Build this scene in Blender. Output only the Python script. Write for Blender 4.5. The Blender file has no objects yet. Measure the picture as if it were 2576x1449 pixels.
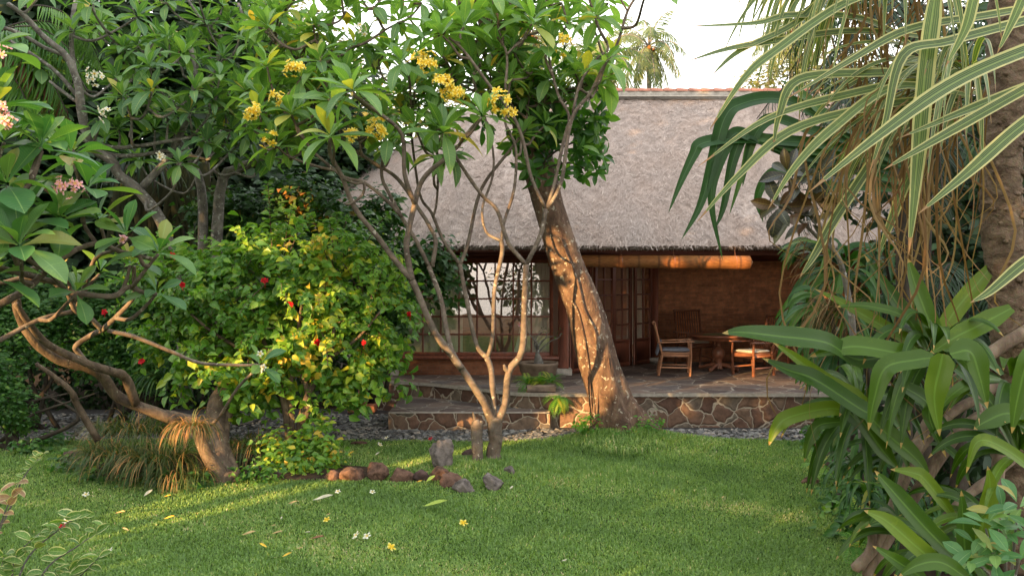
import bpy, bmesh, math, random
import numpy as np
from mathutils import Vector, Matrix
R = math.radians
rng = np.random.default_rng(7)
random.seed(7)
sc = bpy.context.scene
col = sc.collection

# ------------------------------------------------------------------ camera
CAMZ, FPX, PITCH = 2.45, 2022.0, R(0.694)
cam = bpy.data.objects.new('camera', bpy.data.cameras.new('camera'))
col.objects.link(cam)
cam.location = (0, 0, CAMZ)
cam.rotation_euler = (R(90) - PITCH, 0, 0)
cam.data.sensor_width = 36
cam.data.lens = 36 * FPX / 2576
cam.data.clip_end = 4000
sc.camera = cam

def ray(px, py):
    a, b = (px - 1288) / FPX, (724.5 - py) / FPX
    return np.array([a, math.cos(PITCH) + b * math.sin(PITCH), -math.sin(PITCH) + b * math.cos(PITCH)])
def P(px, py, d):
    r = ray(px, py); return r * (d / r[1]) + np.array([0, 0, CAMZ])
def G(px, py, z=0.0):
    r = ray(px, py); return r * ((z - CAMZ) / r[2]) + np.array([0, 0, CAMZ])
def pl(d, *pts):
    """survey points (u, v[, depth]) of a limb measured at distance d"""
    return [P(p[0], p[1], p[2] if len(p) > 2 else d) for p in pts]

# ------------------------------------------------------------------ objects
def tag(o, label=None, cat=None, group=None, kind=None):
    if label: o['label'] = label
    if cat: o['category'] = cat
    if group: o['group'] = group
    if kind: o['kind'] = kind
    return o
def thing(name, loc, label, cat, group=None, rz=0.0):
    o = bpy.data.objects.new(name, None); col.objects.link(o)
    o.location = tuple(float(v) for v in loc); o.rotation_euler = (0, 0, rz); o.empty_display_size = .2
    return tag(o, label, cat, group)
def origin(o):
    v = Vector((0, 0, 0))
    while o is not None:
        v = v + o.location; o = o.parent
    return v

class MB:
    def __init__(s): s.V = []; s.F = []; s.A = []; s.M = []; s.n = 0
    def add(s, V, F, A=None, mi=0):
        V = np.asarray(V, float).reshape(-1, 3)
        if A is None: A = np.tile(np.array([.5, .5, rng.random(), 1.]), (len(V), 1))
        s.V.append(V); s.A.append(np.asarray(A, float))
        for f in (F if isinstance(F, list) else [F]):
            f = np.asarray(f, int)
            if len(f): s.F.append(f + s.n); s.M.append(np.full(len(f), mi))
        s.n += len(V); return s
    def box(s, c, d, rot=None, r=None):
        c = np.asarray(c, float); d = np.asarray(d, float) / 2
        b = min(.006, d.min() * .35) if r is None else r
        V = []; 
        # chamfered box: 24 verts
        idx = {}
        for sx in (-1, 1):
            for sy in (-1, 1):
                for sz in (-1, 1):
                    for ax in range(3):
                        v = np.array([sx, sy, sz]) * (d - b); v[ax] = [sx, sy, sz][ax] * d[ax]
                        idx[(sx, sy, sz, ax)] = len(V); V.append(v)
        q = []; t = []
        for ax in range(3):
            o = [i for i in range(3) if i != ax]
            for sg in (-1, 1):
                loop = []
                for a, bb in ((-1, -1), (1, -1), (1, 1), (-1, 1)):
                    k = [0, 0, 0]; k[ax] = sg; k[o[0]] = a; k[o[1]] = bb; loop.append(idx[(k[0], k[1], k[2], ax)])
                q.append(loop)
        for ax in range(3):
            o = [i for i in range(3) if i != ax]
            for a in (-1, 1):
                for bb in (-1, 1):
                    k0 = [0, 0, 0]; k1 = [0, 0, 0]; k0[ax] = -1; k1[ax] = 1
                    for k in (k0, k1): k[o[0]] = a; k[o[1]] = bb
                    q.append([idx[(*k0, o[0])], idx[(*k1, o[0])], idx[(*k1, o[1])], idx[(*k0, o[1])]])
        for sx in (-1, 1):
            for sy in (-1, 1):
                for sz in (-1, 1): t.append([idx[(sx, sy, sz, a)] for a in range(3)])
        V = np.array(V)
        if rot is not None: V = V @ np.array(rot).T
        s.add(V + c, [np.array(q), np.array(t)]); return s
    def beam(s, a, b, w, h, up=(0, 0, 1)):
        a = np.asarray(a, float); b = np.asarray(b, float); y = b - a; L = np.linalg.norm(y); y = y / L
        up = np.asarray(up, float)
        if abs(np.dot(up, y)) > .95: up = np.array([1., 0, 0])
        x = np.cross(y, up); x /= np.linalg.norm(x); z = np.cross(x, y)
        return s.box((a + b) / 2, (w, L, h), rot=np.stack([x, y, z], 1))
    def lathe(s, c, prof, n=20):
        V = []; 
        for r, z in prof:
            for k in range(n): a = 2 * math.pi * k / n; V.append((c[0] + r * math.cos(a), c[1] + r * math.sin(a), c[2] + z))
        F = [[i * n + k, i * n + (k + 1) % n, (i + 1) * n + (k + 1) % n, (i + 1) * n + k] for i in range(len(prof) - 1) for k in range(n)]
        return s.add(V, np.array(F))
    def merge(s, o, mi=0):
        for v, aa in zip(o.V, o.A): s.V.append(v); s.A.append(aa)
        for f, m in zip(o.F, o.M): s.F.append(f + s.n); s.M.append(np.full(len(m), mi))
        s.n += o.n; return s
    def build(s, name, mat, parent=None, local=False, org=None, smooth=True, recalc=False):
        V = np.concatenate(s.V); A = np.concatenate(s.A)
        if parent is not None and not local: o0 = np.array(origin(parent))
        elif org is not None: o0 = np.asarray(org, float)
        else: o0 = np.zeros(3)
        V = V - o0
        me = bpy.data.meshes.new(name)
        loops = np.concatenate([f.ravel() for f in s.F]); tot = np.concatenate([np.full(len(f), f.shape[1]) for f in s.F])
        me.vertices.add(len(V)); me.vertices.foreach_set('co', V.ravel())
        me.loops.add(len(loops)); me.loops.foreach_set('vertex_index', loops.astype(np.int32))
        me.polygons.add(len(tot)); st = np.concatenate([[0], np.cumsum(tot)[:-1]])
        me.polygons.foreach_set('loop_start', st.astype(np.int32))
        me.polygons.foreach_set('loop_total', tot.astype(np.int32))
        me.polygons.foreach_set('use_smooth', np.full(len(tot), smooth))
        mats = mat if isinstance(mat, (list, tuple)) else [mat]
        for m in mats: me.materials.append(m)
        if len(mats) > 1: me.polygons.foreach_set('material_index', np.concatenate(s.M).astype(np.int32))
        at = me.attributes.new('lf', 'FLOAT_COLOR', 'POINT'); at.data.foreach_set('color', A.astype(np.float32).ravel())
        me.update(calc_edges=True); me.validate()
        if recalc:
            bm = bmesh.new(); bm.from_mesh(me); bmesh.ops.recalc_face_normals(bm, faces=bm.faces); bm.to_mesh(me); bm.free()
        o = bpy.data.objects.new(name, me); col.objects.link(o)
        if parent is not None: o.parent = parent
        elif org is not None: o.location = tuple(float(v) for v in org)
        return o

def copy_tree(o, parent=None):
    c = o.copy(); col.objects.link(c); c.parent = parent
    for ch in list(o.children): copy_tree(ch, c)
    return c

def smooth_path(pts, k=5):
    p = [np.asarray(q, float) for q in pts]
    if len(p) < 3: 
        return np.array([p[0] + (p[-1] - p[0]) * t for t in np.linspace(0, 1, k + 1)])
    q = [2 * p[0] - p[1]] + p + [2 * p[-1] - p[-2]]; out = []
    for i in range(1, len(q) - 2):
        for j in range(k):
            t = j / k; a, b, c, d = q[i - 1], q[i], q[i + 1], q[i + 2]
            out.append(.5 * ((2 * b) + (c - a) * t + (2 * a - 5 * b + 4 * c - d) * t * t + (3 * b - a - 3 * c + d) * t ** 3))
    out.append(p[-1]); return np.array(out)

def frames(path):
    T = np.gradient(path, axis=0); T /= np.linalg.norm(T, axis=1)[:, None] + 1e-9
    u = np.array([0, -1., 0.1]); N = []
    for t in T:
        u = u - np.dot(u, t) * t; l = np.linalg.norm(u)
        if l < 1e-3: u = np.cross(t, [1., 0, 0]); l = np.linalg.norm(u)
        u = u / l; N.append(u)
    N = np.array(N); return T, N, np.cross(T, N)

def tube(mb, pts, rad, sides=8, k=5, rough=0.0, knobs=0):
    path = smooth_path(pts, k); n = len(path)
    rr = np.interp(np.linspace(0, 1, n), np.linspace(0, 1, len(rad)), rad)
    T, N, B = frames(path)
    a = np.linspace(0, 2 * math.pi, sides, endpoint=False)
    ph = rng.random(6) * 6.28
    W = 1 + rough * (np.sin(3 * a[None, :] + ph[0] + np.linspace(0, 5, n)[:, None]) * .5 + rng.normal(0, .5, (n, sides)))
    if knobs: W = W + knobs * (np.sin(np.arange(n) * 1.7 + ph[1])[:, None] * .5)
    V = path[:, None, :] + (N[:, None, :] * np.cos(a)[None, :, None] + B[:, None, :] * np.sin(a)[None, :, None]) * (rr[:, None] * W)[:, :, None]
    V = V.reshape(-1, 3)
    i = np.arange(n - 1)[:, None] * sides; j = np.arange(sides)[None, :]; j2 = (j + 1) % sides
    F = np.stack([i + j, i + sides + j, i + sides + j2, i + j2], -1).reshape(-1, 4)[:, ::-1]
    c0, c1 = len(V), len(V) + 1
    V = np.vstack([V, path[0], path[-1] + T[-1] * rr[-1] * .5])
    t0 = np.array([[c0, jj, (jj + 1) % sides] for jj in range(sides)])[:, ::-1]
    b = (n - 1) * sides; t1 = np.array([[c1, b + (jj + 1) % sides, b + jj] for jj in range(sides)])[:, ::-1]
    A = np.zeros((len(V), 4)); A[:, 0] = .5; A[:, 1] = .5; A[:, 2] = rng.random(); A[:, 3] = 1
    mb.add(V, [F, t0, t1], A)
    return path

def leaf_tpl(ny=6, prof='plum', droop=.25, fold=.12, wid=.28, curl=0.0):
    v = np.linspace(0, 1, ny + 1)
    if prof == 'plum': w = np.sin(np.pi * np.clip(v, 0, 1) ** 1.25) ** .8 * (1 - .1 * v)
    elif prof == 'obov': w = np.sin(np.pi * np.clip(v, 0, 1) ** 1.75) ** .75
    elif prof == 'heart': w = np.clip(np.sin(np.pi * v ** .62), 0, 1) ** .9
    elif prof == 'round': w = np.sin(np.pi * v ** 1.1) ** .6
    elif prof == 'petal': w = np.sin(np.pi * np.clip(.08 + .92 * v, 0, 1) ** 1.5) ** .7
    elif prof == 'strap': w = np.minimum(1, np.minimum(v * 6, (1 - v) * 2.2)) ** .8
    w = np.maximum(w, .03) * wid / 2; w[-1] = .004
    if prof != 'round' and prof != 'petal': w[0] = .012
    V = []; A = []
    for i, t in enumerate(v):
        z = -droop * t * t; y = t * (1 - .3 * droop * t)
        for u in (-1, -.5, 0, .5, 1):
            V.append((u * w[i], y, z + fold * w[i] * abs(u) * 2 - curl * w[i] * u * u + .0)); A.append((.5 + .5 * u, t, 0, 1))
    F = [[i * 5 + j, i * 5 + j + 1, i * 5 + 6 + j, i * 5 + 5 + j] for i in range(ny) for j in range(4)]
    return np.array(V), np.array(F), np.array(A)
def simple_tpl(droop=.15, fold=.15, wid=.5):
    V = np.array([(0, 0, 0), (-wid * .5, .4, fold * wid), (0, .45, 0), (wid * .5, .4, fold * wid), (-wid * .33, .75, fold * wid * .6 - droop * .4), (0, .76, -droop * .4), (wid * .33, .75, fold * wid * .6 - droop * .4), (0, 1, -droop)], float)
    F3 = np.array([(0, 2, 1), (0, 3, 2), (4, 5, 7), (5, 6, 7)]); F4 = np.array([(1, 2, 5, 4), (2, 3, 6, 5)])
    A = np.array([(.5, 0, 0, 1), (0, .4, 0, 1), (.5, .4, 0, 1), (1, .4, 0, 1), (0, .75, 0, 1), (.5, .75, 0, 1), (1, .75, 0, 1), (.5, 1, 0, 1)], float)
    return V, [F3, F4], A

def place(mb, tpl, loc, along, normal, scale, rnd=None, wscale=None):
    """many copies of a leaf template in one mesh: loc, along, normal (n,3), scale (n)"""
    V, F, A = tpl; loc = np.asarray(loc, float); n = len(loc)
    if n == 0: return
    y = np.asarray(along, float); y = y / (np.linalg.norm(y, axis=1)[:, None] + 1e-9)
    x = np.cross(y, normal); x = x / (np.linalg.norm(x, axis=1)[:, None] + 1e-9); z = np.cross(x, y)
    scale = np.broadcast_to(np.asarray(scale, float), (n,))
    ws = np.ones(n) if wscale is None else wscale
    W = (V[None, :, 0, None] * x[:, None, :] * ws[:, None, None] + V[None, :, 1, None] * y[:, None, :] + V[None, :, 2, None] * z[:, None, :]) * scale[:, None, None] + loc[:, None, :]
    AA = np.tile(A[None], (n, 1, 1)); AA[:, :, 2] = (rng.random(n) if rnd is None else rnd)[:, None]
    m = len(V); FF = []
    for f in (F if isinstance(F, list) else [F]): FF.append((f[None] + (np.arange(n) * m)[:, None, None]).reshape(-1, f.shape[1]))
    mb.add(W.reshape(-1, 3), FF, AA.reshape(-1, 4))

def unit(v): v = np.asarray(v, float); return v / (np.linalg.norm(v) + 1e-9)
def basis(axis):
    a = unit(axis); t = np.array([1., 0, 0]) if abs(a[0]) < .8 else np.array([0, 1., 0])
    x = unit(np.cross(a, t)); return x, np.cross(a, x), a

PLUM = [leaf_tpl(7, 'plum', d, .18, .37, .0) for d in (.12, .3, .5)]
PLUMN = [leaf_tpl(8, 'obov', d, .18, .42, .0) for d in (.12, .25, .4)]
def rosette(mb, hub, axis, L, n=14, lo=-25, hi=70, tpls=PLUM, rnd=(0, 1), wj=.12):
    x, y, a = basis(axis); ph = rng.random() * 6.28
    for k in range(n):
        t = (k + .5) / n; el = R(lo + (hi - lo) * t + rng.normal(0, 7)); az = ph + k * 2.4 + rng.normal(0, .15)
        hor = x * math.cos(az) + y * math.sin(az)
        d = hor * math.cos(el) + a * math.sin(el); nn = -hor * math.sin(el) + a * math.cos(el)
        nn = nn + rng.normal(0, .18, 3)
        s = L * (1.0 - .35 * t) * (1 + rng.normal(0, .1))
        tp = tpls[0] if t > .6 else tpls[rng.integers(0, len(tpls))]
        place(mb, tp, [hub + d * .02 * 1 + a * t * .05], [d], [nn], s, np.array([rng.uniform(*rnd)]), np.array([1 + rng.normal(0, wj)]))

def ribbon(mb, pts, width, fold=.25, k=6, prof='strap', up=(0, 0, 1), rnd=None, twist=0.0, nx=5):
    path = smooth_path(pts, k); n = len(path); v = np.linspace(0, 1, n)
    if prof == 'strap': w = np.minimum(1, np.minimum(.45 + v * 3, ((1 - v) * 2.3) ** .75))
    elif prof == 'lance': w = np.sin(np.pi * (v * .9 + .1) ** .9) ** .7
    else: w = np.maximum(.15, 1 - v ** 2)
    w = np.maximum(w, .02) * width / 2
    T = np.gradient(path, axis=0); T /= np.linalg.norm(T, axis=1)[:, None] + 1e-9
    up = np.asarray(up, float); S = np.cross(T, up); l = np.linalg.norm(S, axis=1)
    last = np.array([1., 0, 0])
    for i in range(n):
        if l[i] < .25: S[i] = last - np.dot(last, T[i]) * T[i]
        S[i] /= np.linalg.norm(S[i]) + 1e-9
        if i and np.dot(S[i], last) < 0: S[i] = -S[i]
        last = S[i]
    Nn = np.cross(S, T)
    if twist:
        a = (twist * v)[:, None]; S, Nn = S * np.cos(a) + Nn * np.sin(a), Nn * np.cos(a) - S * np.sin(a)
    us = np.linspace(-1, 1, nx)
    V = path[:, None, :] + S[:, None, :] * (us[None, :, None] * w[:, None, None]) + Nn[:, None, :] * (np.abs(us)[None, :, None] * w[:, None, None] * fold)
    i = np.arange(n - 1)[:, None] * nx; j = np.arange(nx - 1)[None, :]
    F = np.stack([i + j, i + j + 1, i + nx + j + 1, i + nx + j], -1).reshape(-1, 4)
    A = np.zeros((n, nx, 4)); A[:, :, 0] = .5 + .5 * us[None]; A[:, :, 1] = v[:, None]; A[:, :, 2] = rng.random() if rnd is None else rnd; A[:, :, 3] = 1
    mb.add(V.reshape(-1, 3), F, A.reshape(-1, 4))

def arch(hub, d, L, droop, n=7):
    """an arching leaf path leaving hub in direction d and sagging under its weight"""
    d = unit(d); p = np.asarray(hub, float).copy(); out = [p.copy()]; v = d.copy()
    for i in range(n):
        p = p + v * L / n; out.append(p.copy()); v = unit(v + np.array([0, 0, -droop]) * (1.0 + .5 * i / n) / n * 2)
    return out

def frond(mb_leaf, mb_stem, hub, d, L, droop, ll, n=34, w=.035, hang=.35, r0=.02, rnd=None):
    path = smooth_path(arch(hub, d, L, droop, 8), 4); tube(mb_stem, [path[i] for i in range(0, len(path), 4)], [r0, r0 * .3], 5, 3)
    T = np.gradient(path, axis=0); T /= np.linalg.norm(T, axis=1)[:, None]
    S = np.cross(T, [0, 0, 1.]); S /= np.linalg.norm(S, axis=1)[:, None] + 1e-6
    loc = []; al = []; nn = []; ss = []
    for t in np.linspace(.15, .99, n):
        i = min(int(t * (len(path) - 1)), len(path) - 2); f = t * (len(path) - 1) - i
        p = path[i] * (1 - f) + path[i + 1] * f
        for sg in (-1, 1):
            a = S[i] * sg * (1.0 - .35 * t) + T[i] * (.45 + .6 * t) + np.array([0, 0, -hang]) + rng.normal(0, .07, 3)
            loc.append(p); al.append(a); nn.append(np.cross(S[i], T[i]) + rng.normal(0, .25, 3)); ss.append(ll * (math.sin(math.pi * (t * .85 + .12)) ** .6) * (1 + rng.normal(0, .06)))
    place(mb_leaf, leaf_tpl(3, 'strap', .35, .2, w / ll, 0), loc, al, nn, ss, np.clip((rng.random() if rnd is None else rnd) + rng.normal(0, .1, len(loc)), 0, 1))

# ------------------------------------------------------------------ materials
def new_mat(name):
    m = bpy.data.materials.new(name); m.use_nodes = True; nt = m.node_tree; nt.nodes.clear()
    out = nt.nodes.new('ShaderNodeOutputMaterial'); return m, nt, out
class NT:
    def __init__(s, nt): s.nt = nt
    def n(s, t, **kw):
        nd = s.nt.nodes.new(t)
        for k, v in kw.items():
            if k.startswith('i_'): nd.inputs[k[2:].replace('_', ' ')].default_value = v
            else: setattr(nd, k, v)
        return nd
    def l(s, a, b): s.nt.links.new(a, b)
    def math(s, op, a, b=None, c=None):
        nd = s.nt.nodes.new('ShaderNodeMath'); nd.operation = op
        for i, v in enumerate((a, b, c)):
            if v is None: continue
            if isinstance(v, (int, float)): nd.inputs[i].default_value = v
            else: s.l(v, nd.inputs[i])
        return nd.outputs[0]
    def mix(s, f, a, b, mode='MIX'):
        nd = s.nt.nodes.new('ShaderNodeMix'); nd.data_type = 'RGBA'; nd.blend_type = mode
        for i, v in ((0, f), (6, a), (7, b)):
            if isinstance(v, (int, float)): nd.inputs[i].default_value = v
            elif isinstance(v, tuple): nd.inputs[i].default_value = (*v, 1) if len(v) == 3 else v
            else: s.l(v, nd.inputs[i])
        return nd.outputs[2]
    def ramp(s, f, stops):
        nd = s.nt.nodes.new('ShaderNodeValToRGB'); cr = nd.color_ramp
        while len(cr.elements) > 1: cr.elements.remove(cr.elements[-1])
        cr.elements[0].position = stops[0][0]; cr.elements[0].color = (*stops[0][1], 1)
        for p, c in stops[1:]:
            e = cr.elements.new(p); e.color = (*c, 1)
        s.l(f, nd.inputs[0]); return nd.outputs[0]
    def noise(s, vec, scale, detail=4, rough=.55, dist=0):
        nd = s.n('ShaderNodeTexNoise'); nd.inputs['Scale'].default_value = scale; nd.inputs['Detail'].default_value = detail
        nd.inputs['Roughness'].default_value = rough; nd.inputs['Distortion'].default_value = dist
        if vec is not None: s.l(vec, nd.inputs['Vector'])
        return nd
    def mapping(s, vec, scale=(1, 1, 1), loc=(0, 0, 0), rot=(0, 0, 0)):
        nd = s.n('ShaderNodeMapping'); s.l(vec, nd.inputs[0]); nd.inputs['Scale'].default_value = scale; nd.inputs['Location'].default_value = loc; nd.inputs['Rotation'].default_value = rot
        return nd.outputs[0]
    def bsdf(s, colr, rough=.7, normal=None, spec=.3, metal=0):
        b = s.n('ShaderNodeBsdfPrincipled')
        for k, v in (('Base Color', colr), ('Roughness', rough), ('Specular IOR Level', spec), ('Metallic', metal)):
            if isinstance(v, (int, float)): b.inputs[k].default_value = v
            elif isinstance(v, tuple): b.inputs[k].default_value = (*v, 1)
            else: s.l(v, b.inputs[k])
        if normal is not None: s.l(normal, b.inputs['Normal'])
        return b
    def bump(s, h, strength=.5, dist=.01):
        b = s.n('ShaderNodeBump'); b.inputs['Strength'].default_value = strength; b.inputs['Distance'].default_value = dist
        s.l(h, b.inputs['Height']); return b.outputs[0]
    def pos(s): return s.n('ShaderNodeNewGeometry').outputs['Position']
    def obj(s): return s.n('ShaderNodeTexCoord').outputs['Object']

def leaf_mat(name, stops, transl=.35, rough=.42, vein=(.5, .6, .2), veinw=.045, veins=14, edge=None, edgew=.25, stripe=None, spec=.45, tipc=None, tcol=1.6, vstr=.5):
    m, nt, out = new_mat(name); N = NT(nt)
    at = N.n('ShaderNodeAttribute', attribute_name='lf'); sp = N.n('ShaderNodeSeparateColor'); N.l(at.outputs['Color'], sp.inputs[0])
    u, v, rn = sp.outputs
    au = N.math('ABSOLUTE', N.math('SUBTRACT', N.math('MULTIPLY', u, 2), 1))
    c = N.ramp(rn, stops)
    nz = N.noise(N.pos(), 3.0, 3); c = N.mix(N.math('MULTIPLY', nz.outputs['Fac'], .55), c, N.mix(1.0, c, (.35, .45, .3), 'MULTIPLY'))
    if stripe is not None:
        st = N.math('SMOOTH_MIN', 1.0, 1.0)
        f = N.math('GREATER_THAN', au, stripe[1]); c = N.mix(f, c, stripe[0])
        s2 = N.math('SINE', N.math('MULTIPLY', u, 60)); f2 = N.math('MULTIPLY', N.math('GREATER_THAN', s2, .6), N.math('LESS_THAN', au, stripe[1])); c = N.mix(N.math('MULTIPLY', f2, .35), c, stripe[0])
    if edge is not None:
        nz2 = N.noise(N.pos(), 22, 2); f = N.math('GREATER_THAN', N.math('ADD', au, N.math('MULTIPLY', nz2.outputs['Fac'], .4)), 1.25 - edgew); c = N.mix(N.math('MULTIPLY', f, .8), c, edge)
    if tipc is not None:
        c = N.mix(N.math('SMOOTHSTEP' if False else 'GREATER_THAN', v, .94), c, tipc)
    nm = N.noise(N.mapping(N.pos(), (1, 1, 1)), 9, 5, .7); c = N.mix(N.math('MULTIPLY', N.math('GREATER_THAN', nm.outputs['Fac'], .6), .3), c, N.mix(1.0, c, (1.7, 1.45, 1.2), 'MULTIPLY'))
    h = None
    if vein is not None:
        mid = N.math('LESS_THAN', au, veinw)
        sv = N.math('SINE', N.math('MULTIPLY', N.math('SUBTRACT', v, N.math('MULTIPLY', au, .12)), veins * 6.283))
        svf = N.math('MULTIPLY', N.math('GREATER_THAN', sv, .93), .35 if veins else 0)
        f = N.math('MULTIPLY', N.math('MAXIMUM', mid, svf), vstr); c = N.mix(f, c, vein); h = N.math('MAXIMUM', mid, N.math('MULTIPLY', sv, .3))
    gl = N.noise(N.pos(), 40, 2)
    ro = N.math('ADD', rough, N.math('MULTIPLY', gl.outputs['Fac'], .15))
    b = N.bsdf(c, ro, N.bump(h, .25, .003) if h is not None else None, spec)
    tr = N.n('ShaderNodeBsdfTranslucent'); N.l(N.mix(1.0, c, (tcol, tcol * 1.05, .5), 'MULTIPLY'), tr.inputs[0])
    mx = N.n('ShaderNodeMixShader'); mx.inputs[0].default_value = transl; N.l(b.outputs[0], mx.inputs[1]); N.l(tr.outputs[0], mx.inputs[2]); N.l(mx.outputs[0], out.inputs[0])
    return m

def bark_mat(name, c0, c1, c2, scale=6, lichen=None, stretch=(1, 1, .4), bumpd=.02, rough=.85, lich_amt=.62, rings=0):
    m, nt, out = new_mat(name); N = NT(nt); p = N.pos()
    mp = N.mapping(p, stretch); n1 = N.noise(mp, scale, 6, .65, .6); n2 = N.noise(p, scale * 6, 4, .6)
    c = N.ramp(n1.outputs['Fac'], [(.3, c0), (.5, c1), (.7, c2)]); c = N.mix(.4, c, N.mix(1.0, c, n2.outputs['Color'], 'MULTIPLY'))
    h = N.math('ADD', N.math('MULTIPLY', n1.outputs['Fac'], 1.0), N.math('MULTIPLY', n2.outputs['Fac'], .4))
    if rings:
        w = N.n('ShaderNodeTexWave', wave_type='BANDS', bands_direction='Z'); N.l(p, w.inputs['Vector']); w.inputs['Scale'].default_value = rings; w.inputs['Distortion'].default_value = 3.5; w.inputs['Detail'].default_value = 3; w.inputs['Detail Scale'].default_value = 1.5
        h = N.math('ADD', h, N.math('MULTIPLY', w.outputs['Fac'], .5)); c = N.mix(N.math('MULTIPLY', w.outputs['Fac'], .25), c, c0)
    if lichen:
        n3 = N.noise(p, scale * 2.2, 3, .6); f = N.math('GREATER_THAN', n3.outputs['Fac'], lich_amt); c = N.mix(N.math('MULTIPLY', f, .6), c, lichen)
    b = N.bsdf(c, rough, N.bump(h, .9, bumpd), .2); N.l(b.outputs[0], out.inputs[0]); return m

def plain_mat(name, c, rough=.7, var=.25, scale=8, bumpd=.003, spec=.3, stretch=(1, 1, 1), transl=0):
    m, nt, out = new_mat(name); N = NT(nt); p = N.mapping(N.pos(), stretch); n1 = N.noise(p, scale, 5, .6)
    f = N.math('MULTIPLY', n1.outputs['Fac'], 1.0)
    c2 = N.ramp(f, [(.25, tuple(x * (1 - var * 1.3) for x in c)), (.5, c), (.75, tuple(min(1, x * (1 + var)) for x in c))])
    b = N.bsdf(c2, rough, N.bump(n1.outputs['Fac'], .6, bumpd), spec)
    if transl:
        tr = N.n('ShaderNodeBsdfTranslucent'); N.l(c2, tr.inputs[0]); mx = N.n('ShaderNodeMixShader'); mx.inputs[0].default_value = transl
        N.l(b.outputs[0], mx.inputs[1]); N.l(tr.outputs[0], mx.inputs[2]); N.l(mx.outputs[0], out.inputs[0])
    else: N.l(b.outputs[0], out.inputs[0])
    return m

def crazy_mat(name, stones, grout, scale=3.0, gw=.035, rough=.75, warp=.35, seed=0.0, bumpd=.02, flat=None, gvar=.5):
    m, nt, out = new_mat(name); N = NT(nt)
    p = N.mapping(N.pos(), flat or (1, 1, 1), (seed, seed, seed))
    nz = N.noise(p, 2.2, 3, .55); off = N.mix(warp * .35, p, nz.outputs['Color'], 'ADD')
    ve = N.n('ShaderNodeTexVoronoi', feature='DISTANCE_TO_EDGE'); ve.inputs['Scale'].default_value = scale; N.l(off, ve.inputs['Vector'])
    vc = N.n('ShaderNodeTexVoronoi', feature='F1'); vc.inputs['Scale'].default_value = scale; N.l(off, vc.inputs['Vector'])
    sp = N.n('ShaderNodeSeparateColor'); N.l(vc.outputs['Color'], sp.inputs[0])
    n2 = N.noise(p, 9, 6, .65); n3 = N.noise(p, 45, 3, .6); n4 = N.noise(p, 1.3, 3)
    c = N.ramp(sp.outputs[0], stones)
    c = N.mix(.75, c, N.mix(1.0, c, N.ramp(n2.outputs['Fac'], [(.3, (.45, .42, .4)), (.65, (1.25, 1.2, 1.15))]), 'MULTIPLY'))
    wv = N.math('MULTIPLY', n4.outputs['Fac'], gw * 1.3)
    g = N.math('LESS_THAN', ve.outputs['Distance'], wv)
    gc = N.mix(N.math('MULTIPLY', n2.outputs['Fac'], gvar), grout, tuple(x * .35 for x in grout))
    c = N.mix(g, c, gc)
    h = N.math('ADD', N.math('MINIMUM', N.math('MULTIPLY', ve.outputs['Distance'], 9), 1.0), N.math('ADD', N.math('MULTIPLY', n2.outputs['Fac'], .7), N.math('MULTIPLY', n3.outputs['Fac'], .2)))
    b = N.bsdf(c, rough, N.bump(h, .8, bumpd), .3); N.l(b.outputs[0], out.inputs[0]); return m

def brick_mat(name, c1, c2, mortar, axis='XZ', sc_=1.0):
    m, nt, out = new_mat(name); N = NT(nt); p = N.pos(); sp = N.n('ShaderNodeSeparateXYZ'); N.l(p, sp.inputs[0])
    cb = N.n('ShaderNodeCombineXYZ'); N.l(N.math('ADD', sp.outputs[0], N.math('MULTIPLY', sp.outputs[1], .6)), cb.inputs[0]); N.l(sp.outputs[2], cb.inputs[1])
    br = N.n('ShaderNodeTexBrick'); N.l(cb.outputs[0], br.inputs['Vector']); br.inputs['Color1'].default_value = (*c1, 1); br.inputs['Color2'].default_value = (*c2, 1); br.inputs['Mortar'].default_value = (*mortar, 1)
    br.inputs['Scale'].default_value = sc_; br.inputs['Brick Width'].default_value = .24; br.inputs['Row Height'].default_value = .055; br.inputs['Mortar Size'].default_value = .004; br.inputs['Mortar Smooth'].default_value = .3; br.inputs['Bias'].default_value = -.2
    n2 = N.noise(p, 7, 5, .65); c = N.mix(.7, br.outputs['Color'], N.mix(1.0, br.outputs['Color'], N.ramp(n2.outputs['Fac'], [(.3, (.5, .45, .42)), (.7, (1.3, 1.25, 1.2))]), 'MULTIPLY'))
    h = N.math('ADD', N.math('MULTIPLY', br.outputs['Fac'], -1.0), N.math('MULTIPLY', n2.outputs['Fac'], .5))
    b = N.bsdf(c, .85, N.bump(h, .6, .006), .2); N.l(b.outputs[0], out.inputs[0]); return m

M = {}
M['plum'] = leaf_mat('frangipani_leaf', [(0, (0.096, 0.202, 0.066)), (.45, (0.159, 0.300, 0.091)), (.88, (0.253, 0.423, 0.138)), (.985, (0.634, 0.528, 0.091)), (1, (0.800, 0.458, 0.091))], transl=.4, rough=.38)
M['plum_far'] = leaf_mat('white_frangipani_leaf', [(0, (0.064, 0.157, 0.063)), (.5, (0.117, 0.248, 0.087)), (.97, (0.211, 0.347, 0.111)), (1, (0.592, 0.446, 0.093))], transl=.36, rough=.42)
M['plum_near'] = leaf_mat('pink_frangipani_leaf', [(0, (0.057, 0.168, 0.055)), (.5, (0.100, 0.240, 0.074)), (.9, (0.200, 0.324, 0.084)), (1, (0.429, 0.312, 0.092))], transl=.36, rough=.36, vein=(.3, .45, .16), veins=20)
M['hib'] = leaf_mat('hibiscus_leaf', [(0, (0.038, 0.126, 0.024)), (.45, (0.091, 0.238, 0.029)), (.8, (0.196, 0.356, 0.032)), (.93, (0.513, 0.535, 0.044)), (1, (0.679, 0.446, 0.058))], transl=.4, rough=.33, edge=(.45, .45, .12), edgew=.08, veins=6, vstr=.3)
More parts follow.
